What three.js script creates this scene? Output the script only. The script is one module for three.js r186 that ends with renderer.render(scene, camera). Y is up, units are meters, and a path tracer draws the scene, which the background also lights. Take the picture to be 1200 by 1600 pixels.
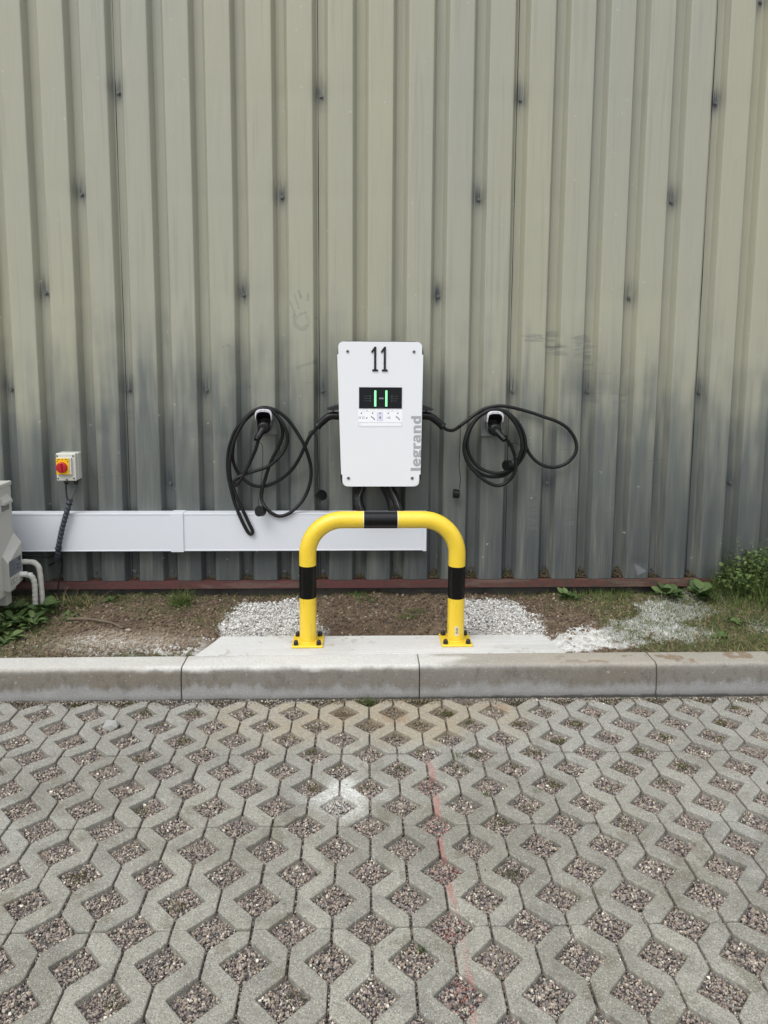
import * as THREE from 'three';
import { RoundedBoxGeometry } from 'three/addons/geometries/RoundedBoxGeometry.js';
import { mergeGeometries } from 'three/addons/utils/BufferGeometryUtils.js';
import { FontLoader } from 'three/addons/loaders/FontLoader.js';
import { TextGeometry } from 'three/addons/geometries/TextGeometry.js';

// ------------------------------------------------------------------ camera, sky, sun, exposure
const scene = new THREE.Scene();
const camera = new THREE.PerspectiveCamera(69.57, 3 / 4, 0.05, 900);
camera.position.set(-0.0421, 1.4506, 0);
camera.rotation.set(-0.1206, -0.035, 0.0062, 'YXZ');
camera.setViewOffset(1200, 1600, 0, 118.2, 1200, 1600);          // shifted lens
const renderer = new THREE.WebGLRenderer({ antialias: true });
renderer.toneMapping = THREE.LinearToneMapping;
renderer.toneMappingExposure = 1.7;
renderer.shadowMap.enabled = true;
const SUN = new THREE.Vector3(-0.5, 1.15, 0.5).normalize();
{ // overcast sky, brighter to the zenith, a broad pale patch of cloud where the sun stands
  const w = 256, h = 128, d = new Float32Array(w * h * 4);
  for (let j = 0; j < h; j++) for (let i = 0; i < w; i++) {
    const el = ((j + .5) / h - .5) * Math.PI, az = ((i + .5) / w - .5) * 2 * Math.PI;
    const v = new THREE.Vector3(Math.cos(el) * Math.cos(az), Math.sin(el), Math.cos(el) * Math.sin(az));
    const s = Math.max(0, v.y), c = Math.max(0, v.dot(SUN));
    const L = v.y < 0 ? 0.3 : (1 + 2 * s) / 3 * 0.95 + 0.5 * Math.pow(c, 6);
    const k = (j * w + i) * 4;
    d[k] = L * .97; d[k + 1] = L; d[k + 2] = L * 1.05; d[k + 3] = 1;
  }
  const t = new THREE.DataTexture(d, w, h, THREE.RGBAFormat, THREE.FloatType);
  t.mapping = THREE.EquirectangularReflectionMapping; t.magFilter = THREE.LinearFilter; t.needsUpdate = true;
  scene.background = t; scene.environment = t;
}
const sun = new THREE.DirectionalLight(new THREE.Color(1, .96, .89), 1.05);
sun.position.copy(SUN).multiplyScalar(20); sun.target.position.set(0, 0.5, -3); sun.name = 'sun';
sun.castShadow = true; sun.shadow.radius = 62; sun.shadow.mapSize.set(2048, 2048);
Object.assign(sun.shadow.camera, { left: -6, right: 6, top: 6, bottom: -6, near: 1, far: 50 });
scene.add(sun, sun.target);

// ------------------------------------------------------------------ helpers
function RNG(s) { return () => { s = (s + 0x6d2b79f5) | 0; let t = Math.imul(s ^ (s >>> 15), 1 | s); t = (t + Math.imul(t ^ (t >>> 7), 61 | t)) ^ t; return ((t ^ (t >>> 14)) >>> 0) / 4294967296; }; }
const rnd = RNG(77);
const rr = (a, b) => a + (b - a) * rnd();
const clamp = (x, a = 0, b = 1) => Math.min(b, Math.max(a, x));
const lerp = (a, b, t) => a + (b - a) * t;
const sst = (a, b, x) => { const t = clamp((x - a) / (b - a)); return t * t * (3 - 2 * t); };
const NT = new Float32Array(65536); { const r = RNG(5); for (let i = 0; i < 65536; i++) NT[i] = r(); }
function vn(x, y) { const xi = Math.floor(x), yi = Math.floor(y); let fx = x - xi, fy = y - yi; fx = fx * fx * (3 - 2 * fx); fy = fy * fy * (3 - 2 * fy);
  const a = (xi & 255), b = ((xi + 1) & 255), c = (yi & 255) << 8, d = ((yi + 1) & 255) << 8;
  return lerp(lerp(NT[a | c], NT[b | c], fx), lerp(NT[a | d], NT[b | d], fx), fy); }
function fbm(x, y, o = 4) { let s = 0, a = .5, n = 0; for (let i = 0; i < o; i++) { s += a * vn(x, y); n += a; a *= .5; x = x * 2.03 + 17.3; y = y * 2.03 + 9.1; } return s / n; }
const enc = (c) => c <= .0031308 ? c * 12.92 : 1.055 * Math.pow(c, 1 / 2.4) - .055;
const ENC = new Uint8Array(4097); for (let i = 0; i <= 4096; i++) ENC[i] = Math.round(255 * enc(i / 4096));
function colorTex(w, h, fn, wrap = THREE.RepeatWrapping) { // fn(u, v, out) with linear colours
  const d = new Uint8Array(w * h * 4), o = [0, 0, 0];
  for (let j = 0; j < h; j++) for (let i = 0; i < w; i++) { fn((i + .5) / w, (j + .5) / h, o); const k = (j * w + i) * 4; for (let c = 0; c < 3; c++) d[k + c] = ENC[Math.round(clamp(o[c]) * 4096)]; d[k + 3] = 255; }
  const t = new THREE.DataTexture(d, w, h); t.colorSpace = THREE.SRGBColorSpace; t.wrapS = t.wrapT = wrap; t.magFilter = THREE.LinearFilter; t.needsUpdate = true; return t;
}
function greyTex(w, h, fn) {
  const d = new Uint8Array(w * h * 4);
  for (let j = 0; j < h; j++) for (let i = 0; i < w; i++) { const k = (j * w + i) * 4, g = Math.round(255 * clamp(fn((i + .5) / w, (j + .5) / h))); d[k] = d[k + 1] = d[k + 2] = g; d[k + 3] = 255; }
  const t = new THREE.DataTexture(d, w, h); t.wrapS = t.wrapT = THREE.RepeatWrapping; t.magFilter = THREE.LinearFilter; t.needsUpdate = true; return t;
}
const mix3 = (o, c, t) => { o[0] = lerp(o[0], c[0], t); o[1] = lerp(o[1], c[1], t); o[2] = lerp(o[2], c[2], t); };
const lin = (r, g, b) => new THREE.Color().setRGB(r, g, b);
const std = (r, g, b, rough = .6, more = {}) => new THREE.MeshStandardMaterial({ color: lin(r, g, b), roughness: rough, ...more });
const used = {};
function numbered(n) { const k = used[n] = (used[n] ?? -1) + 1; return k ? n + '_' + String(k).padStart(3, '0') : n; }
function mesh(name, geo, mat, parent = scene, label) { const m = new THREE.Mesh(geo, mat); m.name = parent === scene ? numbered(name) : name; m.castShadow = m.receiveShadow = true; if (label) m.userData.label = label; parent.add(m); return m; }
function thing(name, label, category, [x, y, z] = [0, 0, 0], group) { const o = new THREE.Group(); o.name = numbered(name); o.position.set(x, y, z); o.userData = { label, category }; if (group) o.userData.group = group; scene.add(o); return o; }
function tag(o, label, category, group) { o.userData.label = label; if (category) o.userData.category = category; if (group) o.userData.group = group; return o; }
const box = (w, h, d, x = 0, y = 0, z = 0) => new THREE.BoxGeometry(w, h, d).translate(x, y, z);
const rbox = (w, h, d, r, x = 0, y = 0, z = 0, s = 2) => new RoundedBoxGeometry(w, h, d, s, r).translate(x, y, z);
const cyl = (r, l, x = 0, y = 0, z = 0, axis = 'y', n = 20, r2 = r) => { const g = new THREE.CylinderGeometry(r2, r, l, n); if (axis === 'z') g.rotateX(Math.PI / 2); if (axis === 'x') g.rotateZ(-Math.PI / 2); return g.translate(x, y, z); };
const V = (a) => new THREE.Vector3(...a);
const curve = (pts, t = .5) => new THREE.CatmullRomCurve3(pts.map(V), false, 'catmullrom', t);
const tube = (pts, r, seg = 60, rad = 10) => new THREE.TubeGeometry(curve(pts), seg, r, rad);
function modTube(c, seg, rad, rf) { // tube whose radius follows rf(t, angle)
  const F = c.computeFrenetFrames(seg, false), P = [], U = [], I = [];
  for (let i = 0; i <= seg; i++) { const p = c.getPointAt(i / seg); for (let k = 0; k <= rad; k++) { const a = k / rad * Math.PI * 2, r = rf(i / seg, a), n = F.normals[i].clone().multiplyScalar(Math.cos(a) * r).addScaledVector(F.binormals[i], Math.sin(a) * r).add(p); P.push(n.x, n.y, n.z); U.push(i / seg, k / rad); } }
  for (let i = 0; i < seg; i++) for (let k = 0; k < rad; k++) { const a = i * (rad + 1) + k, b = a + rad + 1; I.push(a, a + 1, b, b, a + 1, b + 1); }
  const g = new THREE.BufferGeometry(); g.setAttribute('position', new THREE.Float32BufferAttribute(P, 3)); g.setAttribute('uv', new THREE.Float32BufferAttribute(U, 2)); g.setIndex(I); g.computeVertexNormals(); return g;
}
function poly(pts, holes = []) { const s = new THREE.Shape(pts.map((p) => new THREE.Vector2(p[0], p[1]))); for (const h of holes) s.holes.push(new THREE.Path(h.map((p) => new THREE.Vector2(p[0], p[1])))); return s; }
function roundPoly(pts, r, n = 5) { // rounds each corner; r one radius or a list
  const out = [], N = pts.length;
  for (let i = 0; i < N; i++) { const p = new THREE.Vector2(...pts[i]), a = new THREE.Vector2(...pts[(i + N - 1) % N]), b = new THREE.Vector2(...pts[(i + 1) % N]), R = Array.isArray(r) ? r[i] : r;
    const u = a.sub(p), v = b.sub(p), m = Math.min(R, u.length() * .49, v.length() * .49), s = p.clone().add(u.setLength(m)), e = p.clone().add(v.setLength(m));
    if (R <= 0) { out.push([p.x, p.y]); continue; }
    for (let k = 0; k <= n; k++) { const t = k / n; out.push([(1 - t) ** 2 * s.x + 2 * t * (1 - t) * p.x + t * t * e.x, (1 - t) ** 2 * s.y + 2 * t * (1 - t) * p.y + t * t * e.y]); } }
  return out;
}
const extr = (shape, depth, bevel = 0, seg = 2, curveSegments = 12) => new THREE.ExtrudeGeometry(shape, { depth, bevelEnabled: bevel > 0, bevelThickness: bevel, bevelSize: bevel, bevelOffset: -bevel, bevelSegments: seg, curveSegments });
function grid(nx, ny, fn) { // fn(u, v) -> [x, y, z, s, t]
  const P = [], U = [], I = [];
  for (let j = 0; j <= ny; j++) for (let i = 0; i <= nx; i++) { const q = fn(i / nx, j / ny); P.push(q[0], q[1], q[2]); U.push(q[3] ?? i / nx, q[4] ?? j / ny); }
  for (let j = 0; j < ny; j++) for (let i = 0; i < nx; i++) { const a = j * (nx + 1) + i, b = a + nx + 1; I.push(a, a + 1, b, b, a + 1, b + 1); }
  const g = new THREE.BufferGeometry(); g.setAttribute('position', new THREE.Float32BufferAttribute(P, 3)); g.setAttribute('uv', new THREE.Float32BufferAttribute(U, 2)); g.setIndex(I); g.computeVertexNormals(); return g;
}
const _o = new THREE.Object3D();
function scatter(name, geo, mat, list, parent = scene, label, category) { // list of {p, r:[x,y,z], s:[x,y,z], c:Color}
  const m = new THREE.InstancedMesh(geo, mat, list.length); m.name = parent === scene ? numbered(name) : name;
  list.forEach((q, i) => { _o.position.set(...q.p); _o.rotation.set(...(q.r || [0, 0, 0])); _o.scale.set(...q.s); _o.updateMatrix(); m.setMatrixAt(i, _o.matrix); if (q.c) m.setColorAt(i, q.c); });
  m.castShadow = m.receiveShadow = true; m.userData.kind = 'stuff'; if (label) m.userData.label = label; if (category && parent === scene) m.userData.category = category; parent.add(m); return m;
}
function stoneGeo(seed, sy = .7) { const g = new THREE.IcosahedronGeometry(1, 0), p = g.attributes.position, r = {}; const R = RNG(seed);
  for (let i = 0; i < p.count; i++) { const k = [p.getX(i), p.getY(i), p.getZ(i)].map((v) => v.toFixed(2)).join(); r[k] ??= .72 + .5 * R(); p.setXYZ(i, p.getX(i) * r[k], p.getY(i) * r[k] * sy, p.getZ(i) * r[k] * .9); }
  g.computeVertexNormals(); return g; }

// fine grain shared by concrete surfaces
const grainBump = greyTex(512, 512, (u, v) => .5 * vn(u * 200, v * 200) + .3 * NT[((u * 512) | 0) * 37 + ((v * 512) | 0) * 911 & 65535] + .2 * vn(u * 40, v * 40));
const bumpAt = (rx, ry) => { const t = grainBump.clone(); t.repeat.set(rx, ry); t.needsUpdate = true; return t; };

// ------------------------------------------------------------------ far ground
{
  const t = colorTex(256, 256, (u, v, o) => { const n = fbm(u * 32, v * 32, 3), q = vn(u * 110, v * 110); const g = .08 + .16 * n * q + .06 * q; o[0] = g * 1.05; o[1] = g; o[2] = g * .92; });
  t.repeat.set(800, 800);
  const g = new THREE.PlaneGeometry(400, 400).rotateX(-Math.PI / 2).translate(0, -.04, 0);
  const m = mesh('ground', g, new THREE.MeshStandardMaterial({ map: t, roughness: .95 })); m.userData.kind = 'structure';
}

// ------------------------------------------------------------------ building with its sheet metal wall
const VX0 = -1.5852, PER = 0.1939, ZF = -3.75, ZT = -3.706, YB = 0.252, YT = 4.6;
const GIRTS = [2.652, 2.178, 1.704, 1.229, 0.755, 3.126, 3.6, 4.07];
const SCREWS = [[2, 0], [7, 0], [12, 0], [17, 0], [-3, 0], [1, 1], [6, 1], [11, 1], [16, 1], [-4, 1], [0, 2], [5, 2], [10, 2], [15, 2], [-5, 2], [20, 2], [-1, 3], [2, 3], [4, 3], [7, 3], [9, 3], [12, 3], [14, 3], [17, 3], [19, 3], [-3, 3], [3, 4], [8, 4], [13, 4], [18, 4], [-2, 4], [18.0, 5]];
const wallTex = (() => {
  const screwAt = new Set(SCREWS.map((s) => s.join()));
  const X0 = -1.95, W = 4.1, Y0 = .2, H = 3.0;
  // long marks: [x, y, width, height, strength]
  const strokes = [ // a handprint, smears and spots: polylines with half width and strength
    [[-.380, 1.668, -.357, 1.607], .004, .5], [[-.359, 1.706, -.349, 1.675, -.338, 1.638], .0045, .5], [[-.337, 1.725, -.327, 1.69], .006, .6], [[-.2925, 1.706, -.293, 1.679], .0065, .55], [[-.346, 1.598, -.325, 1.612, -.303, 1.617], .006, .4], [[-.358, 1.6, -.357, 1.57, -.350, 1.548, -.322, 1.534, -.296, 1.552], .011, .42], [[-.3, 1.6, -.288, 1.572], .008, .25],
    [[-.351, 1.345, -.325, 1.355], .009, .45], [[-.318, 1.358, -.285, 1.368, -.257, 1.374], .008, .5], [[-.256, 1.385, -.256, 1.362], .007, .6], [[-.31, 1.27, -.27, 1.272], .003, .4], [[-.258, 1.59, -.252, 1.595], .007, .4],
    [[-.714, 1.442, -.712, 1.446], .005, .5], [[-.69, 1.455, -.68, 1.448], .008, .5], [[-.644, 1.424, -.642, 1.414], .007, .6], [[-.705, 1.3, -.695, 1.285], .008, .35], [[-.712, 1.262, -.68, 1.255], .003, .4], [[.78, 1.51, .85, 1.504, .9, 1.495], .004, .4], [[1.03, 1.5, 1.1, 1.52], .004, .4], [[1.04, 1.44, 1.16, 1.462], .005, .35], [[1.12, 1.25, 1.12, 1.35], .003, .3]];
  const segD = (px, py, q) => { let b = 9; for (let i = 0; i + 3 < q.length; i += 2) { const ax = q[i], ay = q[i + 1], ux = q[i + 2] - ax, uy = q[i + 3] - ay, t = clamp(((px - ax) * ux + (py - ay) * uy) / (ux * ux + uy * uy)); b = Math.min(b, Math.hypot(px - ax - ux * t, py - ay - uy * t)); } return b; };
  const scuffs = [[.935, 1.485, .045, .05], [.96, 1.44, .055, .03], [.835, 1.5, .05, .02], [1.09, 1.46, .05, .06], [1.12, 1.38, .03, .09], [1.13, 1.2, .05, .03], [1.1, 1.24, .05, .02], [.62, .86, .05, .12], [1.3, 1.2, .05, .04], [1.27, .66, .035, .09], [1.5, .75, .04, .1], [.42, .72, .045, .08], [.86, .62, .03, .12], [1.05, .6, .03, .1], [-.9, 1.02, .05, .05], [-1.2, 1.1, .05, .03], [-.62, 1.25, .04, .015]];
  const lines = [[1.05, .93, .07, .0012, .5], [.78, .95, .03, .001, .4], [-1.29, .795, .045, .001, .6], [1.2, 1.33, .04, .0012, .4], [.86, 1.505, .06, .001, .5], [.95, 1.455, .05, .0014, .5], [1.15, 1.23, .05, .0014, .4], [1.5, .88, .05, .0015, .5]];
  const t = colorTex(2048, 2048, (u, v, o) => {
    const x = X0 + u * W, y = Y0 + v * H;
    const q = (x - VX0) / PER, iv = Math.round(q), dv = (q - iv) * PER;
    const n1 = fbm(x * 3.1, y * 1.3, 4), n2 = fbm(x * 26, y * 2.4, 3), n3 = vn(x * 240, y * 9), n4 = NT[((u * 2048) | 0) * 131 + ((v * 2048) | 0) * 7919 & 65535];
    o[0] = .375; o[1] = .368; o[2] = .277;
    const tint = .18 + 1.1 * (fbm(x * 2.6 + 40, y * .35, 3) - .42) + .25 * (n1 - .4) + .1 * (n2 - .5);
    mix3(o, [.312, .326, .288], clamp(tint));                                        // greyer in broad uneven bands
    // grey splash dirt that climbs the lower part in blots and runs
    const top = 1.5 + .34 * (fbm(x * 1.1 + 3, 2.2, 2) - .5) + .46 * (n2 - .5) * (.4 + n1) + .3 * (fbm(x * 9, y * 7, 3) - .5);
    const g1 = sst(top + .18, top - .62, y), g2 = sst(1.1, .3, y + .42 * (n2 - .5) + .2 * (n3 - .5) + .3 * (fbm(x * 2.3, y * 3 + 8, 3) - .5));
    mix3(o, [.112, .126, .121], g1 * clamp(.86 + .6 * (n2 - .45) + .2 * (n3 - .5)));
    mix3(o, [.056, .064, .067], g2 * clamp(.62 + .9 * (n2 - .45) + .35 * (n3 - .5)));
    // vertical runs
    const run = sst(.62, .8, fbm(x * 60, y * 1.6 + 4, 3)) * (.12 + .35 * g2);
    mix3(o, [.1, .11, .11], run);
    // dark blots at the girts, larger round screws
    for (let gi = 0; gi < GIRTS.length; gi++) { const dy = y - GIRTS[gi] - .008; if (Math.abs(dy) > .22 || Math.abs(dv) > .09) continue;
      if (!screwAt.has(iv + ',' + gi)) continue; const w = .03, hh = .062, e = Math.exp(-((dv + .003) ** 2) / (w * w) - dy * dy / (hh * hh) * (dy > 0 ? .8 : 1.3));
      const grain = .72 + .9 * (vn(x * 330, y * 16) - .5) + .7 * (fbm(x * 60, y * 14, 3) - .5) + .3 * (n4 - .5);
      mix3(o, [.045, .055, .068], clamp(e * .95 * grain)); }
    for (const [q, w, k] of strokes) { if (Math.abs(x - q[0]) > .16 || Math.abs(y - q[1]) > .16) continue; const d = segD(x, y, q); if (d > w * 2.2) continue; const e = sst(1.25, .45, d / w + 1.1 * (fbm(x * 120, y * 120, 2) - .5)); mix3(o, [.16, .175, .163], e * k * .8 * (.55 + .8 * vn(x * 230, y * 230))); }
    { const ax = x - 1.406, ay = y - .332; const inT = -(ay * (.064) - ax * (-.042)) > -.0002 && (x - 1.406) * .064 - (y - .332) * -.017 > .0 && y > .268 + (x - 1.423) * .47; if (inT) mix3(o, [.2, .21, .22], .4 + .3 * vn(x * 200, y * 200)); }
    for (const [mx, my, w, h] of scuffs) { const dx = (x - mx) / w, dy = (y - my) / h; if (Math.abs(dx) < 1.3 && Math.abs(dy) < 1.3) { const e = sst(1.1, .7, Math.max(Math.abs(dx), Math.abs(dy)) + .7 * (fbm(x * 30, y * 60, 3) - .5)); mix3(o, [.13, .145, .143], e * .42 * sst(.3, .68, fbm(x * 16 + 5, y * 90, 3))); } }
    for (const [mx, my, w, h, k] of lines) { const dx = (x - mx) / w, dy = y - my - .006 * Math.sin(x * 20); if (Math.abs(dx) < 1 && Math.abs(dy) < h) mix3(o, [.07, .075, .075], k); }
    if (NT[((x * 90) | 0) * 57 + ((y * 90) | 0) * 313 & 65535] > .9985 && vn(x * 200, y * 200) > .6) mix3(o, [.5, .52, .5], .5);
    const f = .955 + .06 * n4 + .05 * (n3 - .5); o[0] *= f; o[1] *= f; o[2] *= f;
  }, THREE.MirroredRepeatWrapping);
  t.userData = { X0, W, Y0, H }; return t;
})();
const wallRough = greyTex(512, 512, (u, v) => .5 + .25 * (fbm(u * 20, v * 6, 3) - .5) + .1 * vn(u * 120, v * 60));
wallRough.repeat.set(4, 4);
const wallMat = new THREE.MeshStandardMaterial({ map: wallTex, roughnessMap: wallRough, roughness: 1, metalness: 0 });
const building = thing('warehouse', 'warehouse clad in khaki ribbed metal sheets, stained grey towards the ground', 'building', [0, 0, 0]);
{
  // one rib period from valley centre to valley centre, rounded folds
  const fold = (pts) => { const o = []; pts.forEach((p, i) => { if (i === 0 || i === pts.length - 1) { o.push(p); return; } const a = pts[i - 1], b = pts[i + 1], L = .0045; const u = [a[0] - p[0], a[1] - p[1]], w = [b[0] - p[0], b[1] - p[1]], lu = Math.hypot(...u), lw = Math.hypot(...w);
    const s = [p[0] + u[0] / lu * L, p[1] + u[1] / lu * L], e = [p[0] + w[0] / lw * L, p[1] + w[1] / lw * L]; o.push(s, [(s[0] + e[0] + 2 * p[0]) / 4, (s[1] + e[1] + 2 * p[1]) / 4], e); }); return o; };
  const D = ZT - ZF, per = [];
  for (let k = 0; k < 5; k++) { const b = k * PER; per.push([b + .0205, 0], [b + .038, D], [b + PER * .36, D], [b + PER * .64, D], [b + PER - .038, D], [b + PER - .0205, 0]); }
  const prof = fold([[-.011, .0005], ...per, [5 * PER - .0135, .0005]]);
  for (let a = -13; a <= 27; a += 5) {
    const NY = 150;
    const g = grid(prof.length - 1, NY, (u, v) => {
      const p = prof[Math.round(u * (prof.length - 1))], X = VX0 + a * PER + p[0], Y = YB + (YT - YB) * Math.pow(v, 1.15), flat = p[1] / D;
      let z = ZF + p[1] + (flat > .9 ? .0022 : .0008) * (fbm(X * 7, Y * 2.2, 3) - .5) * 2;
      for (const gy of GIRTS) { const dy = Y - gy; if (Math.abs(dy) < .2) z -= .0022 * Math.exp(-dy * dy / .0016) * (flat > .9 ? .6 : 1.2) * vn(a * 3 + X * 9, gy * 7); }
      let dx = 0;
      if (u === 0) dx = .0022 * (vn(a * 7.7, Y * 5) - .55); if (u === 1) dx = -.0022 * (vn(a * 5.1, Y * 4) - .45);
      // kicked dents above the cable duct
      for (const [mx, my, r, d] of [[-.79, 1.0, .05, .007], [-.7, .99, .03, .006], [-1.33, 1.02, .035, .005], [1.43, .33, .05, .006], [1.26, 1.22, .06, .003]]) { const q = ((X - mx) ** 2 + ((Y - my) * 1.4) ** 2) / (r * r); if (q < 4) z -= d * Math.exp(-q * 1.6); }
      const T = wallTex.userData; return [X + dx, Y, z, (X - T.X0) / T.W, (Y - T.Y0) / T.H];
    });
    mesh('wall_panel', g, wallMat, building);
  }
  const dark = std(.03, .03, .03, .9);
  mesh('wall_backing', box(9, YT - .2, .04, .3, (YT + .2) / 2, -3.80), dark, building);
  // screws
  const sg = mergeGeometries([cyl(.0098, .0025, 0, 0, .0012, 'z', 16), cyl(.0062, .007, 0, 0, .006, 'z', 6)]);
  const sm = std(.16, .165, .165, .45, { metalness: .6 });
  for (const [i, j] of SCREWS) mesh('screw', sg, sm, building).position.set(VX0 + i * PER + .003, GIRTS[j], ZF + .001);
  for (let i = -3; i <= 21; i++) mesh('screw', sg, sm, building).position.set(VX0 + i * PER + rr(-.006, .006), .289 + rr(-.004, .004), ZF + .001);
  // painted angle iron the sheets stand on
  const rt = colorTex(1024, 128, (u, v, o) => { const x = u * 5, n = fbm(x * 5, v * 3, 3), m = fbm(x * 40, v * 14, 3); o[0] = .1; o[1] = .034; o[2] = .033; const w = clamp((u - .45) * 3); mix3(o, [.1, .048, .032], w); mix3(o, [.055, .045, .035], sst(.5, .66, m) * (.45 + .45 * w)); mix3(o, [.17, .12, .1], sst(.6, .75, n) * .4); mix3(o, [.1, .105, .06], sst(.62, .74, fbm(x * 12, v * 8 + 7, 3)) * w * .5); const f = .8 + .4 * vn(x * 150, v * 40); o[0] *= f; o[1] *= f; o[2] *= f; });
  const rail = mergeGeometries([box(9, .006, .07, .3, .2465, -3.738), box(9, .038, .006, .3, .2305, -3.6995)]);
  const uv = rail.attributes.uv, pp = rail.attributes.position; for (let i = 0; i < uv.count; i++) uv.setXY(i, (pp.getX(i) + 2.2) / 5, (pp.getY(i) - pp.getZ(i) - 3.88) / .14);
  mesh('base_rail', rail, new THREE.MeshStandardMaterial({ map: rt, roughness: .75 }), building);
  const ct = colorTex(512, 128, (u, v, o) => { const n = fbm(u * 40, v * 6, 4); const g = .05 + .09 * n; o[0] = g; o[1] = g * .95; o[2] = g * .87; }); ct.repeat.set(4, 1);
  mesh('plinth', box(9, .45, .2, .3, .0, -3.845), new THREE.MeshStandardMaterial({ map: ct, roughness: .95 }), building);
  const plain = std(.3, .31, .26, .7);
  mesh('side_wall', box(.1, YT, 7, -4.25, YT / 2, -7.4), plain, building); mesh('side_wall', box(.1, YT, 7, 4.85, YT / 2, -7.4), plain, building);
  mesh('rear_wall', box(9.2, YT, .1, .3, YT / 2, -10.95), plain, building);
  mesh('roof', box(9.6, .1, 7.5, .3, YT + .06, -7.35), plain, building);
}

// ------------------------------------------------------------------ pavement of zigzag grass pavers
const PX = 0.1001, PZ = -2.4931, PROT = -0.0077;
const pavement = new THREE.Group(); pavement.name = 'pavement'; pavement.position.set(PX, 0, PZ); pavement.rotation.y = PROT; pavement.userData = { kind: 'structure' }; scene.add(pavement);
const P_ = .2, L_ = .078, D_ = .122, GAP = .0032;
const tri = (z) => { const t = Math.abs(((z % P_) + P_) % P_ - P_ / 2); const d = P_ / 2 - t; return clamp((d - L_ / 2) / (P_ / 2 - L_ / 2)) * D_ / 2; }; // 0 on the flats, D/2 at the corner
function paverOutline(odd) {
  const left = [], right = [], zs = [0, .039, .1, .161, .239, .3, .361, .4], zs2 = [0, .061, .139, .2, .261, .339, .4];
  const e = .0018;
  const L = (odd ? zs2 : zs), R = (odd ? zs : zs2);
  const lx = (z) => odd ? tri(z + .1) : tri(z), rx = (z) => .1 - (odd ? tri(z) : tri(z + .1));
  for (const z of L) left.push([lx(z) + GAP, clamp(z, e, .4 - e)]);
  for (const z of R) right.push([rx(z) - GAP, clamp(z, e, .4 - e)]);
  return [...left, ...right.reverse()];   // x, z
}
const PT = { x0: -1.95, w: 4.1, z0: -.45, h: 2.05 };  // local texture window
const paverTex = colorTex(2048, 1024, (u, v, o) => {
  const x = PT.x0 + u * PT.w, z = PT.z0 + v * PT.h;
  const n1 = fbm(x * 2.2, z * 2.2, 4), n2 = fbm(x * 14, z * 14, 3), n4 = NT[((u * 2048) | 0) * 173 + ((v * 1024) | 0) * 5711 & 65535], n5 = vn(x * 260, z * 260);
  const row = Math.floor(z / .4), col = Math.floor(x / .1), pv = NT[(row * 91 + col * 577 + 9000) & 65535];
  let g = .3 * (.88 + .22 * pv); o[0] = g * 1.01; o[1] = g * .975; o[2] = g * .83;
  mix3(o, [.36, .36, .335], .45 * sst(.45, .7, n1)); mix3(o, [.19, .184, .16], .5 * sst(.52, .75, n2)); mix3(o, [.2, .19, .155], .55 * sst(.5, .68, fbm(x * 4.3 + 20, z * 4.3 + 7, 5))); mix3(o, [.17, .15, .11], .5 * sst(.66, .72, fbm(x * 13 + 4, z * 13, 4)));
  mix3(o, [.35, .345, .315], .5 * sst(.35, -.2, z + .5 * (n1 - .5)));
  // ochre silt washed down from the kerb
  const silt = sst(1.05, .35, Math.hypot((x + .12) / .75, (z + .3) / .36) + .9 * (fbm(x * 6, z * 6, 4) - .5));
  mix3(o, [.42, .33, .205], silt * .62 * (.6 + .7 * (fbm(x * 30, z * 30, 2) - .3)));
  const rust = Math.max(sst(1, .3, Math.hypot((x - .42) / .09, (z + .33) / .06) + n2 - .5), sst(1, .3, Math.hypot((x - .0) / .07, (z + .26) / .05) + n2 - .5));
  mix3(o, [.3, .17, .09], rust * .5);
  // spilled cement
  const cem = sst(1, .2, Math.hypot((x + .185) / .16, (z - .25) / .125) + 1.1 * (fbm(x * 11, z * 11, 4) - .5));
  mix3(o, [.68, .69, .66], cem * .8 * (.4 + .9 * n5));
  // faded line of red marking spray
  const lx = .106 + .012 * z + .008 * Math.sin(z * 9) + .006 * (fbm(2, z * 20, 2) - .5), red = sst(.013, .005, Math.abs(x - lx) + .014 * (fbm(x * 60, z * 60, 3) - .5)) * sst(.0, .1, z) * (.25 + .75 * sst(.2, .6, vn(3, z * 9)));
  mix3(o, [.42, .1, .09], red * .52 * (.35 + .9 * n5));
  // moss and dirt specks
  mix3(o, [.09, .088, .07], .6 * sst(.82, .9, fbm(x * 70, z * 70, 3)));
  const f = .68 + .46 * n4 + .26 * (n5 - .4); o[0] *= f; o[1] *= f; o[2] *= f;
  if (n4 > .965) mix3(o, [.62, .62, .57], .6); if (n4 < .04) mix3(o, [.06, .06, .05], .55);
}, THREE.MirroredRepeatWrapping);
const paverMat = new THREE.MeshStandardMaterial({ map: paverTex, roughness: .92, bumpMap: bumpAt(PT.w / .3, PT.h / .3), bumpScale: .003 });
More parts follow.
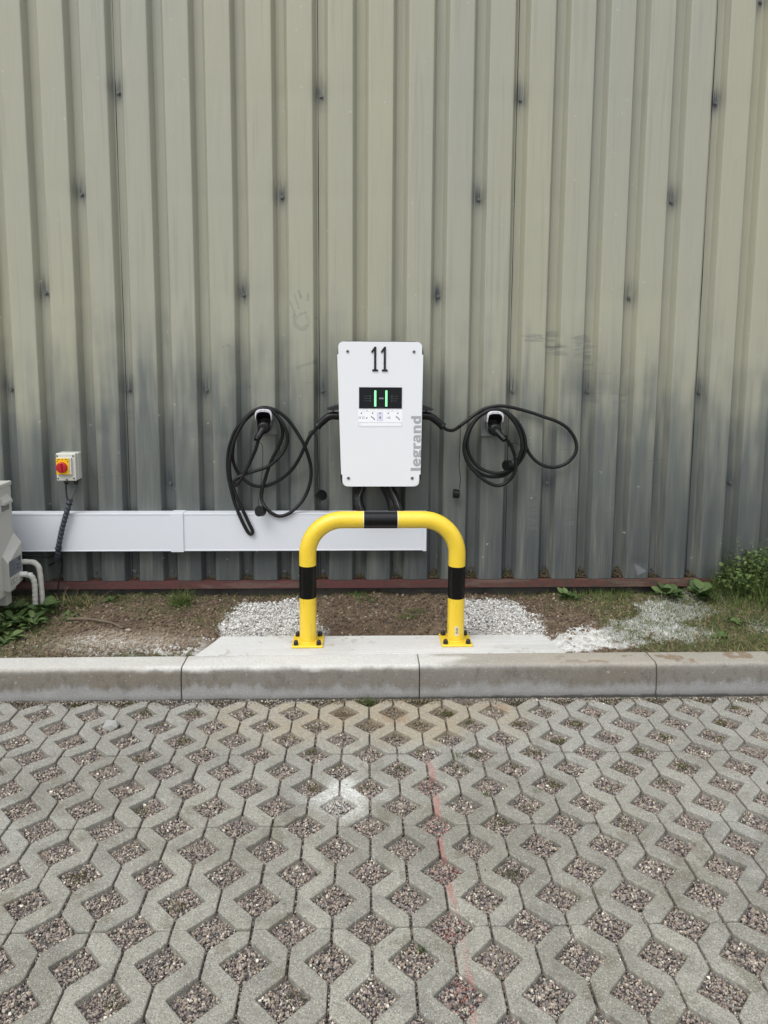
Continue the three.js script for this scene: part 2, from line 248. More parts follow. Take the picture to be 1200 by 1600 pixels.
{
  const base = [0, 1].map((odd) => { const g = extr(poly(roundPoly(paverOutline(odd).map(([x, z]) => [x, -z]), .005, 2)), .07, .0035, 2); g.rotateX(-Math.PI / 2); g.translate(0, -.0735, 0); return g; });
  const R = RNG(12), far = [[], []];
  for (let row = -1; row <= 12; row++) for (let c = -46; c <= 48; c++) {
    const near = row <= 3 && Math.abs(c + .5) <= 29 - (row > 1 ? 4 : 0) + (row === -1 ? 1 : 0);
    const odd = ((c % 2) + 2) % 2, x = c * .1 + (R() - .5) * .0012, z = row * .4 + (R() - .5) * .0015, y = (R() - .5) * .0045, ry = (R() - .5) * .005, rx = (R() - .5) * .009, rz = (R() - .5) * .02;
    if (!near) { far[odd].push({ p: [x, y, z], r: [rx, ry, rz], s: [1, 1, 1] }); continue; }
    const g = base[odd].clone(), p = g.attributes.position, uv = g.attributes.uv;
    for (let i = 0; i < p.count; i++) { const X = p.getX(i) + x, Z = p.getZ(i) + z, Y = p.getY(i); uv.setXY(i, (X - PT.x0 + (Y < -.004 ? Y * .5 : 0)) / PT.w, (Z - PT.z0 + (Y < -.004 ? Y : 0)) / PT.h); }
    const m = mesh('paver', g, paverMat, pavement); m.position.set(x, y, z); m.rotation.set(rx, ry, rz);
  }
  far.forEach((l, odd) => { const g = base[odd].clone(), p = g.attributes.position, uv = g.attributes.uv; for (let i = 0; i < p.count; i++) uv.setXY(i, (p.getX(i) + 3.2) / PT.w, (p.getZ(i) + 1.6) / PT.h); scatter('far_pavers', g, paverMat, l, pavement); });
}
// gravel that fills the openings and joints
{
  const gt = colorTex(512, 512, (u, v, o) => { const q = vn(u * 90, v * 90), s = vn(u * 64 + 31, v * 64), g = .05 + .2 * q * q; o[0] = g * (1.02 + .12 * s); o[1] = g * .98; o[2] = g * (.9 + .05 * s); });
  gt.repeat.set(16, 9);
  const bed = mesh('gravel_bed', new THREE.PlaneGeometry(9.6, 5.7).rotateX(-Math.PI / 2).translate(.1, -.021, 2.42), new THREE.MeshStandardMaterial({ map: gt, roughness: .95 }), pavement);
  bed.userData.kind = 'structure';
  const R = RNG(31), geos = [stoneGeo(1, .75), stoneGeo(2, .6), stoneGeo(3, .85)], lists = [[], [], []];
  const pal = [[.34, .29, .265], [.24, .2, .185], [.45, .41, .365], [.13, .11, .115], [.3, .23, .2], [.2, .195, .2], [.38, .315, .25], [.68, .65, .6], [.075, .07, .07], [.25, .2, .215]];
  const inside = (x, z) => { const c = Math.floor(x / .1), lx = x - c * .1, odd = ((c % 2) + 2) % 2; const l = (odd ? tri(z + .1) : tri(z)) + GAP, r = .1 - (odd ? tri(z) : tri(z + .1)) - GAP; return lx > l + .001 && lx < r - .001; };
  const add = (x, z, s, depth) => { const k = (R() * 3) | 0, p = pal[Math.min(9, (R() * R() * 14) | 0) % 10], b = .75 + .6 * R(); const silt = sst(.8, .3, Math.hypot((x + .05) / .6, (z + .3) / .3) + .8 * (fbm(x * 7, z * 7, 3) - .5)) * .7, red = sst(.05, .02, Math.abs(x - .11)) * sst(0, .1, z) * (R() < .2 ? .55 : 0);
    const o = [p[0] * b * .84, p[1] * b * .83, p[2] * b * .77]; mix3(o, [.2, .15, .09], silt); mix3(o, [.3, .05, .05], red); mix3(o, [.58, .58, .55], .75 * sst(.09, .04, Math.hypot(x + .2, z - .29)) * R());
    lists[k].push({ p: [x, depth, z], r: [R() * 6, R() * 6, R() * 6], s: [s * (.8 + .5 * R()), s * (.7 + .4 * R()), s * (.8 + .4 * R())], c: lin(...o) }); };
  for (let n = 0; n < 520000; n++) {
    const z = -.4 + 1.75 * R(), x = -2.6 + 5.2 * R(); if (Math.abs(x) > 1.95 - .35 * z + (x > 0 ? .1 : 0)) continue;
    if (inside(x, z)) continue;
    const d = .0017 + .0033 * Math.pow(R(), 1.8);
    add(x, z, d, -.017 + .006 * R() + .006 * (NT[(Math.floor((x + z) / .1) * 71 + Math.floor((x - z + 9) / .1) * 331) & 65535] - .55) - (d > .005 ? .001 : 0) + .002 * (fbm(x * 5, z * 5, 2) - .5) * 4);
  }
  for (let n = 0; n < 42000; n++) { const z = 1.35 + 2.6 * R(), x = -3 + 6 * R(); if (!inside(x, z)) add(x, z, .0045 + .003 * R(), -.016 + .004 * R()); }
  for (let n = 0; n < 900; n++) { const z = -.4 + 1.7 * R(), x = -1.8 + 3.6 * R(); add(x, z, .0012 + .0022 * R() * R(), .002); }        // loose grit on the stones
  for (let n = 0; n < 5200; n++) { const x = -2.6 + 5.2 * R(), z = -.405 + .05 * R() * R(); add(x, z, .0016 + .0035 * R() * R(), -.001 + .004 * R()); } // along the kerb foot
  const sm = std(1, 1, 1, .85);
  lists.forEach((l, k) => scatter('gravel', geos[k], sm, l, scene, 'mixed grey and pink gravel lying in the openings of the pavers', 'gravel').position.set(0, 0, 0));
  scene.children.filter((o) => o.name.startsWith('gravel')).forEach((o) => { o.position.copy(pavement.position); o.rotation.copy(pavement.rotation); });
  // moss in some openings and along the kerb foot
  const bl = new THREE.BufferGeometry(); bl.setAttribute('position', new THREE.Float32BufferAttribute([-.5, 0, 0, .5, 0, 0, 0, 1, .25], 3)); bl.setAttribute('uv', new THREE.Float32BufferAttribute([0, 0, 1, 0, .5, 1], 2)); bl.setIndex([0, 1, 2]); bl.computeVertexNormals();
  const ml = [];
  const cells = []; for (let r = -4; r <= 13; r++) for (let c = -18; c <= 18; c++) if (((r + c) % 2 + 2) % 2 === 1) cells.push([c * .1, r * .1]);
  for (const [cx, cz] of cells) { const k = cz < -.1 ? .6 : cz < .3 ? .26 : .13, near = Math.hypot(cx - .1, cz + .1) < .55; if (R() > k + (near ? .3 : 0)) continue; const n = 30 + 190 * R() * (cz < -.2 ? 1.3 : .8), ox = (R() - .5) * .06, oz = (R() - .7) * .06;
    for (let i = 0; i < n; i++) { const a = R() * 6.28, d = .028 * Math.sqrt(R()), x = cx + ox + Math.cos(a) * d, z = cz + oz + Math.sin(a) * d * .8; if (Math.abs(x - cx) + Math.abs(z - cz) > .05) continue; const g = .5 + R(); ml.push({ p: [x, -.009, z], r: [(R() - .5) * 1.2, R() * 6.28, (R() - .5) * 1.2], s: [.0025, .004 + .006 * R(), .003], c: lin(.085 * g, .09 * g, .02 * g) }); } }
  for (let n = 0; n < 22000; n++) { const x = -2 + 4.2 * R(), z = -.402 + .045 * R() * R(); if (fbm(x * 5 + 3, 1, 3) + .25 * R() < .56 - (x > .2 ? .07 : 0) - (Math.abs(x) < .35 ? .05 : 0)) continue; const g = .5 + .9 * R(); ml.push({ p: [x, -.004, z], r: [(R() - .5) * 1.4, R() * 6.28, (R() - .5) * 1.4], s: [.003, .004 + .01 * R() * R(), .004], c: lin(.1 * g, .09 * g, .028 * g) }); }
  for (const [wx, wz, k, h] of [[-.1, -.375, 90, .05], [-.13, -.38, 50, .04], [.45, .24, 50, .03], [.22, .02, 60, .025], [.03, .86, 70, .02], [-.1, 1.22, 50, .035], [.28, .25, 40, .03]]) for (let i = 0; i < k; i++) { const a = R() * 6.28, g = .5 + .9 * R(); ml.push({ p: [wx + .035 * (R() - .5), -.012, wz + .02 * (R() - .5)], r: [Math.cos(a) * .9 * R(), a, Math.sin(a) * .9 * R()], s: [.004, h * (.4 + .7 * R()), .006], c: lin(.07 * g, .11 * g, .025 * g) }); }
  const mo = scatter('moss', bl, std(1, 1, 1, .95, { side: THREE.DoubleSide }), ml, scene, 'green moss and seedlings growing in the paver openings and along the kerb foot', 'moss'); mo.position.copy(pavement.position); mo.rotation.copy(pavement.rotation);
}

// ------------------------------------------------------------------ kerb and concrete pad
const KF = -2.907, KB = -3.032, KH = .14;
{
  const KT = colorTex(2048, 512, (u, v, o) => {  // u along the kerb, v from the foot over the arris to the back
    const x = -1.9 + u * 4.0, s = v * .28;
    const n1 = fbm(x * 3, s * 8, 4), n2 = fbm(x * 24, s * 24, 3), n5 = vn(x * 300, s * 300), n4 = NT[((u * 2048) | 0) * 151 + ((v * 512) | 0) * 3571 & 65535];
    o[0] = .25; o[1] = .246; o[2] = .235;
    const line = .056 + .03 * (fbm(x * 5, 1, 3) - .5) + .05 * (fbm(x * 40, s * 14 + 4, 4) - .5);
    const up = sst(line - .016, line + .02, s) * sst(.14, .118, s);
    mix3(o, [.195, .172, .138], clamp(up * (.75 + .7 * (n1 - .4)) * lerp(1.05, .9, sst(-.9, -.3, x))));
    mix3(o, [.11, .1, .085], up * .45 * sst(.5, .8, fbm(x * 46, s * 30, 4)));
    mix3(o, [.4, .4, .395], sst(line + .012, line - .022, s) * sst(.005, .03, s) * .5 * (.4 + n2));
    const tw = sst(.0, .75, x + .5 * (fbm(x * 5, s * 12, 3) - .5)), topc = [lerp(.54, .4, tw), lerp(.52, .362, tw), lerp(.47, .295, tw)];
    mix3(o, topc, sst(.118, .15, s + .014 * (n2 - .5)) * (.75 + .4 * (n1 - .5)));
    // cement dust and splashes on the top near the pad
    const dust = sst(.62, .34, Math.abs(x + .2) * .75 + .8 * (fbm(x * 6, s * 16, 4) - .5) + .25 * sst(.1, .7, x)) * sst(.115, .15, s + .03 * (n2 - .5));
    mix3(o, [.66, .655, .625], dust * .8); mix3(o, [.6, .59, .56], sst(.14, .155, s) * .6 * sst(-.5, -.9, x));
    mix3(o, [.2, .13, .07], sst(.13, .16, s) * sst(.62, .72, fbm(x * 16, s * 20 + 5, 3)) * sst(.5, 1.2, x) * .7);
    if (fbm(x * 120, s * 120, 2) > .84) mix3(o, [.5, .49, .46], .5);
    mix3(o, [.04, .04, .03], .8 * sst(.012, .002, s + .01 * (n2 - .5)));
    const f = .82 + .2 * n4 + .24 * (n5 - .4); o[0] *= f; o[1] *= f; o[2] *= f;
  }, THREE.MirroredRepeatWrapping);
  const km = new THREE.MeshStandardMaterial({ map: KT, roughness: .93, bumpMap: bumpAt(4 / .3, 1), bumpScale: .002 });
  const kerb = new THREE.Group(); kerb.name = 'kerb'; kerb.userData = { kind: 'structure' }; scene.add(kerb);
  const prof = [[KF + .004, -.12], [KF, -.06], [KF, 0], [KF, .06], [KF - .003, .11], [KF - .006, .12]];
  for (let k = 1; k <= 5; k++) { const a = k / 6 * Math.PI / 2; prof.push([KF - .026 + .020 * Math.cos(a), .12 + .02 * Math.sin(a)]); }
  prof.push([KF - .028, KH], [KF - .07, KH], [KB + .004, KH], [KB, KH - .004], [KB, -.12]);
  const arc = [0]; for (let i = 1; i < prof.length; i++) arc.push(arc[i - 1] + Math.hypot(prof[i][0] - prof[i - 1][0], prof[i][1] - prof[i - 1][1]));
  const joints = [-4.76, -3.76, -2.765, -1.768, -.767, .2135, 1.211, 2.21, 3.21, 4.21, 5.2];
  for (let k = 0; k < joints.length - 1; k++) {
    const a = joints[k] + .0012, b = joints[k + 1] - .0012, R = RNG(50 + k), ch = .004;
    const st = [0, .002, .006, ...Array.from({ length: 40 }, (_, i) => .03 + (i / 39) * (b - a - .06)), b - a - .006, b - a - .002, b - a];
    const body = grid(prof.length - 1, st.length - 1, (u, v) => { const i = Math.round(u * (prof.length - 1)), x = a + st[Math.round(v * (st.length - 1))], e = Math.min(x - a, b - x), sh = e < ch ? (1 - e / ch) * .003 : 0; const cz = (KF + KB) / 2; let z = prof[i][0], y = prof[i][1]; z += z > cz ? -sh : sh; if (y > .1) y -= sh; const w = .0012 * (fbm(x * 30, arc[i] * 60, 3) - .5); if (z > cz) z += w; if (y > .1) y += w; return [x, y, z, (x + 1.9) / 4.0, (arc[i] - .12) / .28]; });
    const cap = [a, b].map((x, s) => { const q = new THREE.ShapeGeometry(poly(prof.map(([z, y]) => [z, y]))); const p = q.attributes.position; for (let i = 0; i < p.count; i++) { const z = p.getX(i), y = p.getY(i); p.setXYZ(i, x, y, z); q.attributes.uv.setXY(i, (x + 1.9) / 4, .2 + y); } if (s) q.index.array.reverse(); q.computeVertexNormals(); return q; });
    const m = mesh('kerb_stone', mergeGeometries([body, ...cap]), km, kerb); m.position.y = (R() - .5) * .002; m.rotation.z = (R() - .5) * .0015;
  }
  // pad the hoop is bolted to
  const st = colorTex(1024, 256, (u, v, o) => { const x = u * 1.6, z = v * .25, n = fbm(x * 5, z * 9, 4), t = fbm(x * 3, z * 60, 3), n5 = vn(x * 400, z * 400); o[0] = .62; o[1] = .615; o[2] = .595; mix3(o, [.5, .49, .46], sst(.45, .75, n) * .55); mix3(o, [.7, .7, .685], sst(.5, .7, t) * .4); mix3(o, [.42, .4, .35], sst(.7, .8, fbm(x * 22, z * 22 + 3, 3)) * .6); mix3(o, [.36, .3, .2], sst(.06, 0, z + .05 * (n - .5)) * .5 * sst(.5, .7, fbm(x * 8, 2, 2))); const f = .9 + .18 * (n5 - .4); o[0] *= f; o[1] *= f; o[2] *= f; });
  const g = extr(poly([[-.737, -KB + .001], [.858, -KB + .001], [.846, -KB + .045], [.811, 3.236], [.4, 3.234], [-.2, 3.237], [-.664, 3.238], [-.7, 3.13]]), .12, .004, 2);
  g.rotateX(-Math.PI / 2); g.translate(0, .0175, 0);
  const p = g.attributes.position, uv = g.attributes.uv; for (let i = 0; i < p.count; i++) uv.setXY(i, (p.getX(i) + .75) / 1.6, (-p.getZ(i) - 3.03 + p.getY(i) * .3) / .25);
  const pad = mesh('concrete_pad', g, new THREE.MeshStandardMaterial({ map: st, roughness: .9, bumpMap: bumpAt(5, 1), bumpScale: .0015 })); pad.userData.kind = 'structure';
}
const PADY = .1415;

// ------------------------------------------------------------------ strip of soil along the wall
const soilY = (x, z) => { const t = clamp((-3.03 - z) / .7); let y = lerp(.126, .165, t) + .03 * (fbm(x * 3.5, z * 5, 3) - .5) + .024 * (fbm(x * 17, z * 17, 3) - .5) * sst(0, .08, -3.05 - z) + .006 * (vn(x * 60, z * 60) - .5);
  const pad = sst(.06, 0, Math.max(Math.abs(x - .07) - .76, -3.25 - z > 0 ? -(z + 3.25) : 0)); y = lerp(y, .112, pad); if (z > -3.045) y = Math.min(y, .13); return y + .05 * sst(1.55, 2.0, x) * t; };
const gravelD = (x, z) => { const w = .12 * (fbm(x * 9, z * 9, 4) - .5); const f = (x0, x1, xa, xb) => { const t = clamp((-3.22 - z) / .44), l = lerp(x0, xa, t), r = lerp(x1, xb, t); return Math.min(sst(-.03, .03, x - l + w), sst(-.03, .03, r - x + w)); }; const zz = sst(-3.67, -3.61, z + w * .8); return Math.max(f(-.68, -.16, -.64, -.36), f(.42, .84, .48, .79)) * zz; };
const whiteD = (x, z) => { let c = 0; const n = fbm(x * 7, z * 9, 4) - .5, m = fbm(x * 22, z * 26, 3) - .5;
  if (x > .8 && x < 2.1) { const t = clamp((x - .85) / .85), cz = lerp(-3.12, -3.5, Math.pow(t, 1.15)), wd = lerp(.095, .2, t); c = sst(1.25, .45, Math.abs(z - cz) / wd + n * 2.2 + m * 1.6) * sst(2.0, 1.45, x + .8 * n) * lerp(1, .72, t); }
  c = Math.max(c, .75 * sst(1, .3, Math.hypot((x + .79) / .17, (z + 3.1) / .08) + n * 2.4 + m), .27 * sst(1.1, .1, Math.hypot((x + 1.1) / .42, (z + 3.13) / .1) + n * 3 + m * 1.5), .6 * sst(1, .5, Math.hypot((x - 1.66) / .12, (z + 3.68) / .05) + n)); return c; };
const grassD = (x, z) => { const n = fbm(x * 4 + 9, z * 5, 4); let g = sst(.85, 1.45, x + .9 * (n - .5)); g = Math.max(g, sst(-1.3, -1.75, x + .5 * (n - .5))); g = Math.max(g, .5 * sst(-3.6, -3.72, z + .1 * (n - .5)) * (x < -.3 || x > .8 ? 1 : .35)); g = Math.max(g, .45 * sst(.56, .66, n) * (x < -.6 || x > .85 ? 1 : .35), x > .9 ? .55 * sst(.4, .58, n) : 0); g = Math.max(g, .75 * sst(-3.12, -3.06, z) * sst(.5, .6, fbm(x * 6, 3, 2)) * (x < -.74 ? 1 : .3)); return g; };
{
  const T = { x0: -2.6, w: 5.2, z0: -3.75, h: .73 };
  const soilTex = colorTex(2048, 320, (u, v, o) => {
    const x = T.x0 + u * T.w, z = T.z0 + v * T.h, n1 = fbm(x * 5, z * 7, 4), n2 = fbm(x * 40, z * 40, 3), n4 = NT[((u * 2048) | 0) * 113 + ((v * 320) | 0) * 2741 & 65535];
    o[0] = .13; o[1] = .09; o[2] = .057; mix3(o, [.22, .162, .108], sst(.4, .7, n1)); mix3(o, [.05, .036, .024], sst(.5, .72, n2) * .7);
    mix3(o, [.42, .36, .28], .7 * sst(.95, .3, Math.hypot((x + 1.1) / .5, (z + 3.2) / .15) + .9 * (n1 - .5)));
    mix3(o, [.07, .075, .03], grassD(x, z) * .75);
    mix3(o, [.52, .505, .47], gravelD(x, z) * .9);
    mix3(o, [.74, .74, .72], whiteD(x, z) * clamp(.75 + 1.3 * (n2 - .4)));
    const f = .6 + .5 * n4 + .4 * n2; o[0] *= f; o[1] *= f; o[2] *= f;
  }, THREE.MirroredRepeatWrapping);
  const g = grid(640, 56, (u, v) => { const x = -4.6 + 9.6 * u, z = -3.755 + v * (3.755 - 3.028); return [x, soilY(x, z), z, (x - T.x0) / T.w, (z - T.z0) / T.h]; });
  const ix = g.index.array; for (let i = 0; i < ix.length; i += 3) { const t = ix[i + 1]; ix[i + 1] = ix[i + 2]; ix[i + 2] = t; } g.computeVertexNormals();
  const s = mesh('soil_verge', g, new THREE.MeshStandardMaterial({ map: soilTex, roughness: .97, bumpMap: bumpAt(T.w / .25, T.h / .25), bumpScale: .006 })); s.userData.kind = 'structure';

  const R = RNG(91), G = [stoneGeo(11, .8), stoneGeo(12, .6), stoneGeo(13, .9)];
  const soilL = [[], [], []], gravL = [[], [], []];
  const onPad = (x, z) => z > -3.245 && x > -.745 && x < .87;
  const put = (L, x, z, s, c, lift = .3) => L[(R() * 3) | 0].push({ p: [x, soilY(x, z) + s * lift, z], r: [R() * 6, R() * 6, R() * 6], s: [s * (.7 + .6 * R()), s * (.6 + .5 * R()), s * (.7 + .6 * R())], c });
  for (let n = 0; n < 90000; n++) { const x = -2.4 + 5 * R(), z = -3.74 + .7 * R(); if (onPad(x, z)) continue; const gd = gravelD(x, z), w = whiteD(x, z), gr = grassD(x, z), q = R(); if (q < gd || q < gr * .5 || (x > .8 && R() < w * 1.1)) continue; const s = .0014 + .0085 * Math.pow(R(), 6), b = .4 + 1.0 * R(); const o = [.14 * b, .1 * b, .067 * b]; if (R() < .06) mix3(o, [.33, .28, .22], .8); mix3(o, [.4, .34, .27], .55 * sst(.95, .3, Math.hypot((x + 1.1) / .5, (z + 3.2) / .15))); if (R() < w * .8 && s < .0032) mix3(o, [.68, .68, .66], .85); put(soilL, x, z, s, lin(...o)); }
  for (let n = 0; n < 60000; n++) { const x = -.85 + 1.85 * R(), z = -3.69 + .46 * R(); if (onPad(x, z)) continue; if (R() > gravelD(x, z) * 1.1) continue; const s = .0012 + .0056 * Math.pow(R(), 2.8), b = .65 + .5 * R(), k = R(); const c = k < .6 ? [.68, .67, .645] : k < .82 ? [.42, .4, .37] : k < .92 ? [.3, .27, .24] : [.16, .15, .14]; put(gravL, x, z, s, lin(c[0] * b, c[1] * b, c[2] * b), .5); }
  for (let n = 0; n < 95000; n++) { const x = -1.5 + 3.7 * R(), z = -3.73 + .69 * R(); if (onPad(x, z)) continue; const w = whiteD(x, z); if (w < .12 || R() > w) continue; const s = (x < 0 ? .75 : 1) * .0008 + .0034 * Math.pow(R(), 3.4), b = .75 + .4 * R(); put(gravL, x, z, s, lin(.72 * b, .72 * b, .69 * b), x < 0 ? .2 : .6); }
  for (let n = 0; n < 500; n++) { const x = -.75 + 1.65 * R(), z = -3.262 + .03 * R(); put(gravL, x, z, .003 + .006 * R() * R(), lin(.5, .48, .44), .5); }
  const m1 = std(1, 1, 1, .95);
  soilL.forEach((l, k) => scatter('soil_crumbs', G[k], m1, l, scene, 'loose brown crumbs of earth on the verge under the wall', 'soil'));
  gravL.forEach((l, k) => scatter('white_chippings', G[k], m1, l, scene, 'white stone chippings and spilled plaster beside the concrete pad', 'chippings'));
  // debris gathered in the wall valleys on the rail
  const deb = [];
  for (let i = -1; i <= 19; i++) { const big = i >= 10 && i <= 15 ? 1 : i >= 5 ? .35 : .12, x0 = VX0 + i * PER; for (let n = 0; n < 160 * big; n++) { const h = R() * R() * .055 * big, w = .03 * (1 - h / .07); deb.push({ p: [x0 + (R() * 2 - 1) * w + .004, .256 + h, ZF + .003 + R() * .028 * (1 - h / .06)], r: [R() * 6, R() * 6, R() * 6], s: [.002 + .004 * R(), .0015 + .003 * R(), .002 + .004 * R()], c: lin(.05 + .06 * R(), .045 + .04 * R(), .025 + .02 * R()) }); } }
  scatter('debris', G[0], m1, deb, scene, 'dark crumbly dirt heaped on the red rail in the wall grooves', 'dirt');
}

// grass
{
  const R = RNG(404);
  const blade = (bend) => { const P = [], I = []; const n = 3; for (let i = 0; i <= n; i++) { const t = i / n, w = .5 * (1 - t * .92) , y = t * (1 - .25 * bend * t), z = bend * t * t; P.push(-w, y, z, w, y, z); if (i < n) { const a = i * 2; I.push(a, a + 1, a + 2, a + 2, a + 1, a + 3); } } const g = new THREE.BufferGeometry(); g.setAttribute('position', new THREE.Float32BufferAttribute(P, 3)); g.setAttribute('uv', new THREE.Float32BufferAttribute(P.filter((_, i) => i % 3 !== 2), 2)); g.setIndex(I); g.computeVertexNormals(); return g; };
  const B = [blade(.35), blade(.8), blade(1.15)], lists = [[], [], []], dry = [[], [], []];
  const put = (L, x, y, z, h, w, c, tilt) => L[(R() * 3) | 0].push({ p: [x, y, z], r: [(R() - .5) * tilt, R() * 6.28, (R() - .5) * tilt], s: [w, h, h], c });
  const green = () => { const b = .55 + .8 * R(); return lin(.082 * b, .122 * b, .026 * b); }, straw = () => { const b = .6 + .7 * R(); return lin(.34 * b, .275 * b, .15 * b); };
  const onPad = (x, z) => z > -3.25 && x > -.75 && x < .875;
  for (let n = 0; n < 120000; n++) { const x = -2.5 + 5.2 * R(), z = -3.74 + .705 * R(); if (onPad(x, z)) continue; const d = grassD(x, z), w = whiteD(x, z); if (R() > d * (x > 1 ? 1 : .6) || gravelD(x, z) > .4) continue; const dust = R() < w * .55, dr = R() < (x < -.3 ? .28 : .3);
    const h = (.014 + .034 * R() * R()) * (x > 1.5 ? 1.3 : 1); const c = dust ? lin(.42, .44, .4) : dr ? straw() : green(); put(dr && !dust ? dry : lists, x, soilY(x, z) - .002, z, h, .0016 + .0016 * R(), c, dr ? 2.2 : 1.3); }
  for (let n = 0; n < 2600; n++) { const x = -2.2 + 4.6 * R(), z = -3.73 + .69 * R(); if (onPad(x, z) || gravelD(x, z) > .3) continue; put(dry, x, soilY(x, z) + .001, z, .012 + .03 * R() * R(), .0012 + .0012 * R(), straw(), 2.9); }
  // tufts: [x, z, count, height, spread]
  for (const [tx, tz, k, h, s] of [[-.93, -3.6, 340, .09, .045], [-1.45, -3.62, 260, .075, .1], [-1.2, -3.66, 160, .04, .12], [-.05, -3.7, 160, .035, .06], [.2, -3.42, 130, .03, .05], [.24, -3.5, 110, .03, .05], [1.06, -3.66, 120, .05, .05], [1.25, -3.68, 300, .06, .16], [.0, -3.62, 60, .04, .06], [-1.42, -3.12, 260, .03, .2], [-1.05, -3.07, 200, .022, .2]])
    for (let i = 0; i < k; i++) { const a = R() * 6.28, d = s * Math.sqrt(R()), x = tx + Math.cos(a) * d, z = clamp(tz + Math.sin(a) * d * .5, -3.735, -3.04); put(tx < -1.4 && i % 3 === 0 ? dry : lists, x, soilY(x, z) - .003, z, h * (.45 + .75 * R()), .0028, tx < -1.4 && i % 3 === 0 ? straw() : green(), 1.0); }
  // tall grass at the end of the wall
  for (let i = 0; i < 7000; i++) { const x = 1.62 + .9 * Math.sqrt(R()), z = -3.74 + .36 * R() * R() + .02, h = (.05 + .3 * R() * R() + .06 * R()) * sst(1.62, 2.0, x); put(lists, x, soilY(x, z), z, h, .0032, green(), .7); }
  const m = std(1, 1, 1, .8, { side: THREE.DoubleSide }), m2 = std(1, 1, 1, .9, { side: THREE.DoubleSide });
  lists.forEach((l, k) => scatter('grass', B[k], m, l, scene, 'green grass growing along the verge below the wall', 'grass'));
  dry.forEach((l, k) => scatter('dry_grass', B[k], m2, l, scene, 'straw coloured dry grass strewn over the verge', 'dry grass'));
}

// ------------------------------------------------------------------ broad weeds
const leafMat = (r, g, b) => new THREE.MeshPhysicalMaterial({ color: lin(r, g, b), roughness: .6, side: THREE.DoubleSide, transmission: 0 });
const leafMats = [leafMat(.055, .1, .024), leafMat(.075, .125, .034), leafMat(.04, .078, .02), leafMat(.095, .14, .045)];
function leafGeo(lobes, fold = .25, droop = .5, seed = 1) { // unit leaf along +z
  const R = RNG(seed), n = 16, P = [], I = [], U = [];
  for (let i = 0; i <= n; i++) { const t = i / n; let w = .42 * Math.pow(Math.sin(Math.PI * Math.pow(t, .8)), .75); w *= 1 - lobes * (i % 2 ? .55 : 0) + .1 * (R() - .5); if (i === 0 || i === n) w = .008; const y = -droop * t * t * .6 + .12 * t; P.push(-w, y + fold * w, t, 0, y, t, w, y + fold * w, t); U.push(0, t, .5, t, 1, t); if (i < n) { const a = i * 3; I.push(a, a + 3, a + 1, a + 1, a + 3, a + 4, a + 1, a + 4, a + 2, a + 2, a + 4, a + 5); } }
  const g = new THREE.BufferGeometry(); g.setAttribute('position', new THREE.Float32BufferAttribute(P, 3)); g.setAttribute('uv', new THREE.Float32BufferAttribute(U, 2)); g.setIndex(I); g.computeVertexNormals(); return g;
}
const leafShapes = [leafGeo(.3, .25, .5, 1), leafGeo(.85, .2, .7, 2), leafGeo(.95, .3, .3, 3), leafGeo(.12, .15, .3, 4)];
function rosette(label, x, z, leaves, len, up, shapes, seed, category = 'weed') {
  const R = RNG(seed), y = soilY(x, z), o = thing('weed', label, category, [x, y, z]);
  const stems = [];
  for (let i = 0; i < leaves; i++) { const a = i * 2.4 + R(), L = len * (.55 + .6 * R()), e = up * (.5 + .9 * R()), b = L * (.35 + .5 * R()); const d = [Math.sin(a) * Math.cos(e), Math.sin(e), Math.cos(a) * Math.cos(e)]; const p = d.map((v) => v * b); if (z + p[2] + d[2] * L < -3.72) p[2] += .04;
    stems.push(new THREE.TubeGeometry(curve([[0, 0, 0], [p[0] * .5, p[1] * .6, p[2] * .5], p]), 5, .0018, 4));
    const m = mesh('leaf', leafShapes[shapes[i % shapes.length]], leafMats[(R() * 4) | 0], o); m.position.set(...p); m.rotation.set(-e * .7 + .2 * (R() - .5), a, (R() - .5) * .8, 'YXZ'); m.scale.set(L * (.75 + .4 * R()), L, L); }
  mesh('stem', mergeGeometries(stems), leafMats[3], o); return o;
}
rosette('broad dark weed in front of the outdoor unit base, at the left edge', -1.66, -3.4, 37, 0.062, .7, [1, 2, 0], 1);
rosette('jagged leaved weed beside the white insulated pipes', -1.55, -3.5, 30, 0.055, .9, [1, 2], 2);
rosette('low weed nearest the kerb at the left edge of the verge', -1.62, -3.22, 34, 0.053, .4, [1, 0], 3);
rosette('weed under the outdoor unit, half hidden by its corner', -1.72, -3.52, 30, 0.06, .8, [0, 1, 2], 4);
rosette('small flat weed between the outdoor unit and the bare soil', -1.42, -3.45, 23, 0.037, .3, [1, 2], 5);
rosette('tiny weed against the dark plinth beneath the wall switch', -1.3, -3.66, 20, 0.031, .5, [0], 6);
rosette('small weed growing from the plinth behind the right gravel patch', 1.04, -3.66, 22, 0.037, .8, [3, 0], 7);
rosette('broad leaved weed overhanging the end of the red rail', 1.56, -3.64, 27, 0.062, .8, [3], 8);
rosette('large leaved weed at the foot of the tall grass', 1.72, -3.6, 30, 0.062, .9, [3, 0], 9);
rosette('low weed on the right verge near the kerb', 1.62, -3.2, 23, 0.031, .3, [0, 3], 10);
rosette('flat weed at the right picture edge beside the kerb', 1.78, -3.32, 20, 0.037, .3, [3, 0], 11);
rosette('dark leafy weed between the insulated pipes and the kerb', -1.56, -3.36, 30, .058, .7, [1, 2, 0], 31);
rosette('dense dark weed filling the corner under the outdoor unit front', -1.68, -3.3, 34, .06, .8, [2, 1], 32);
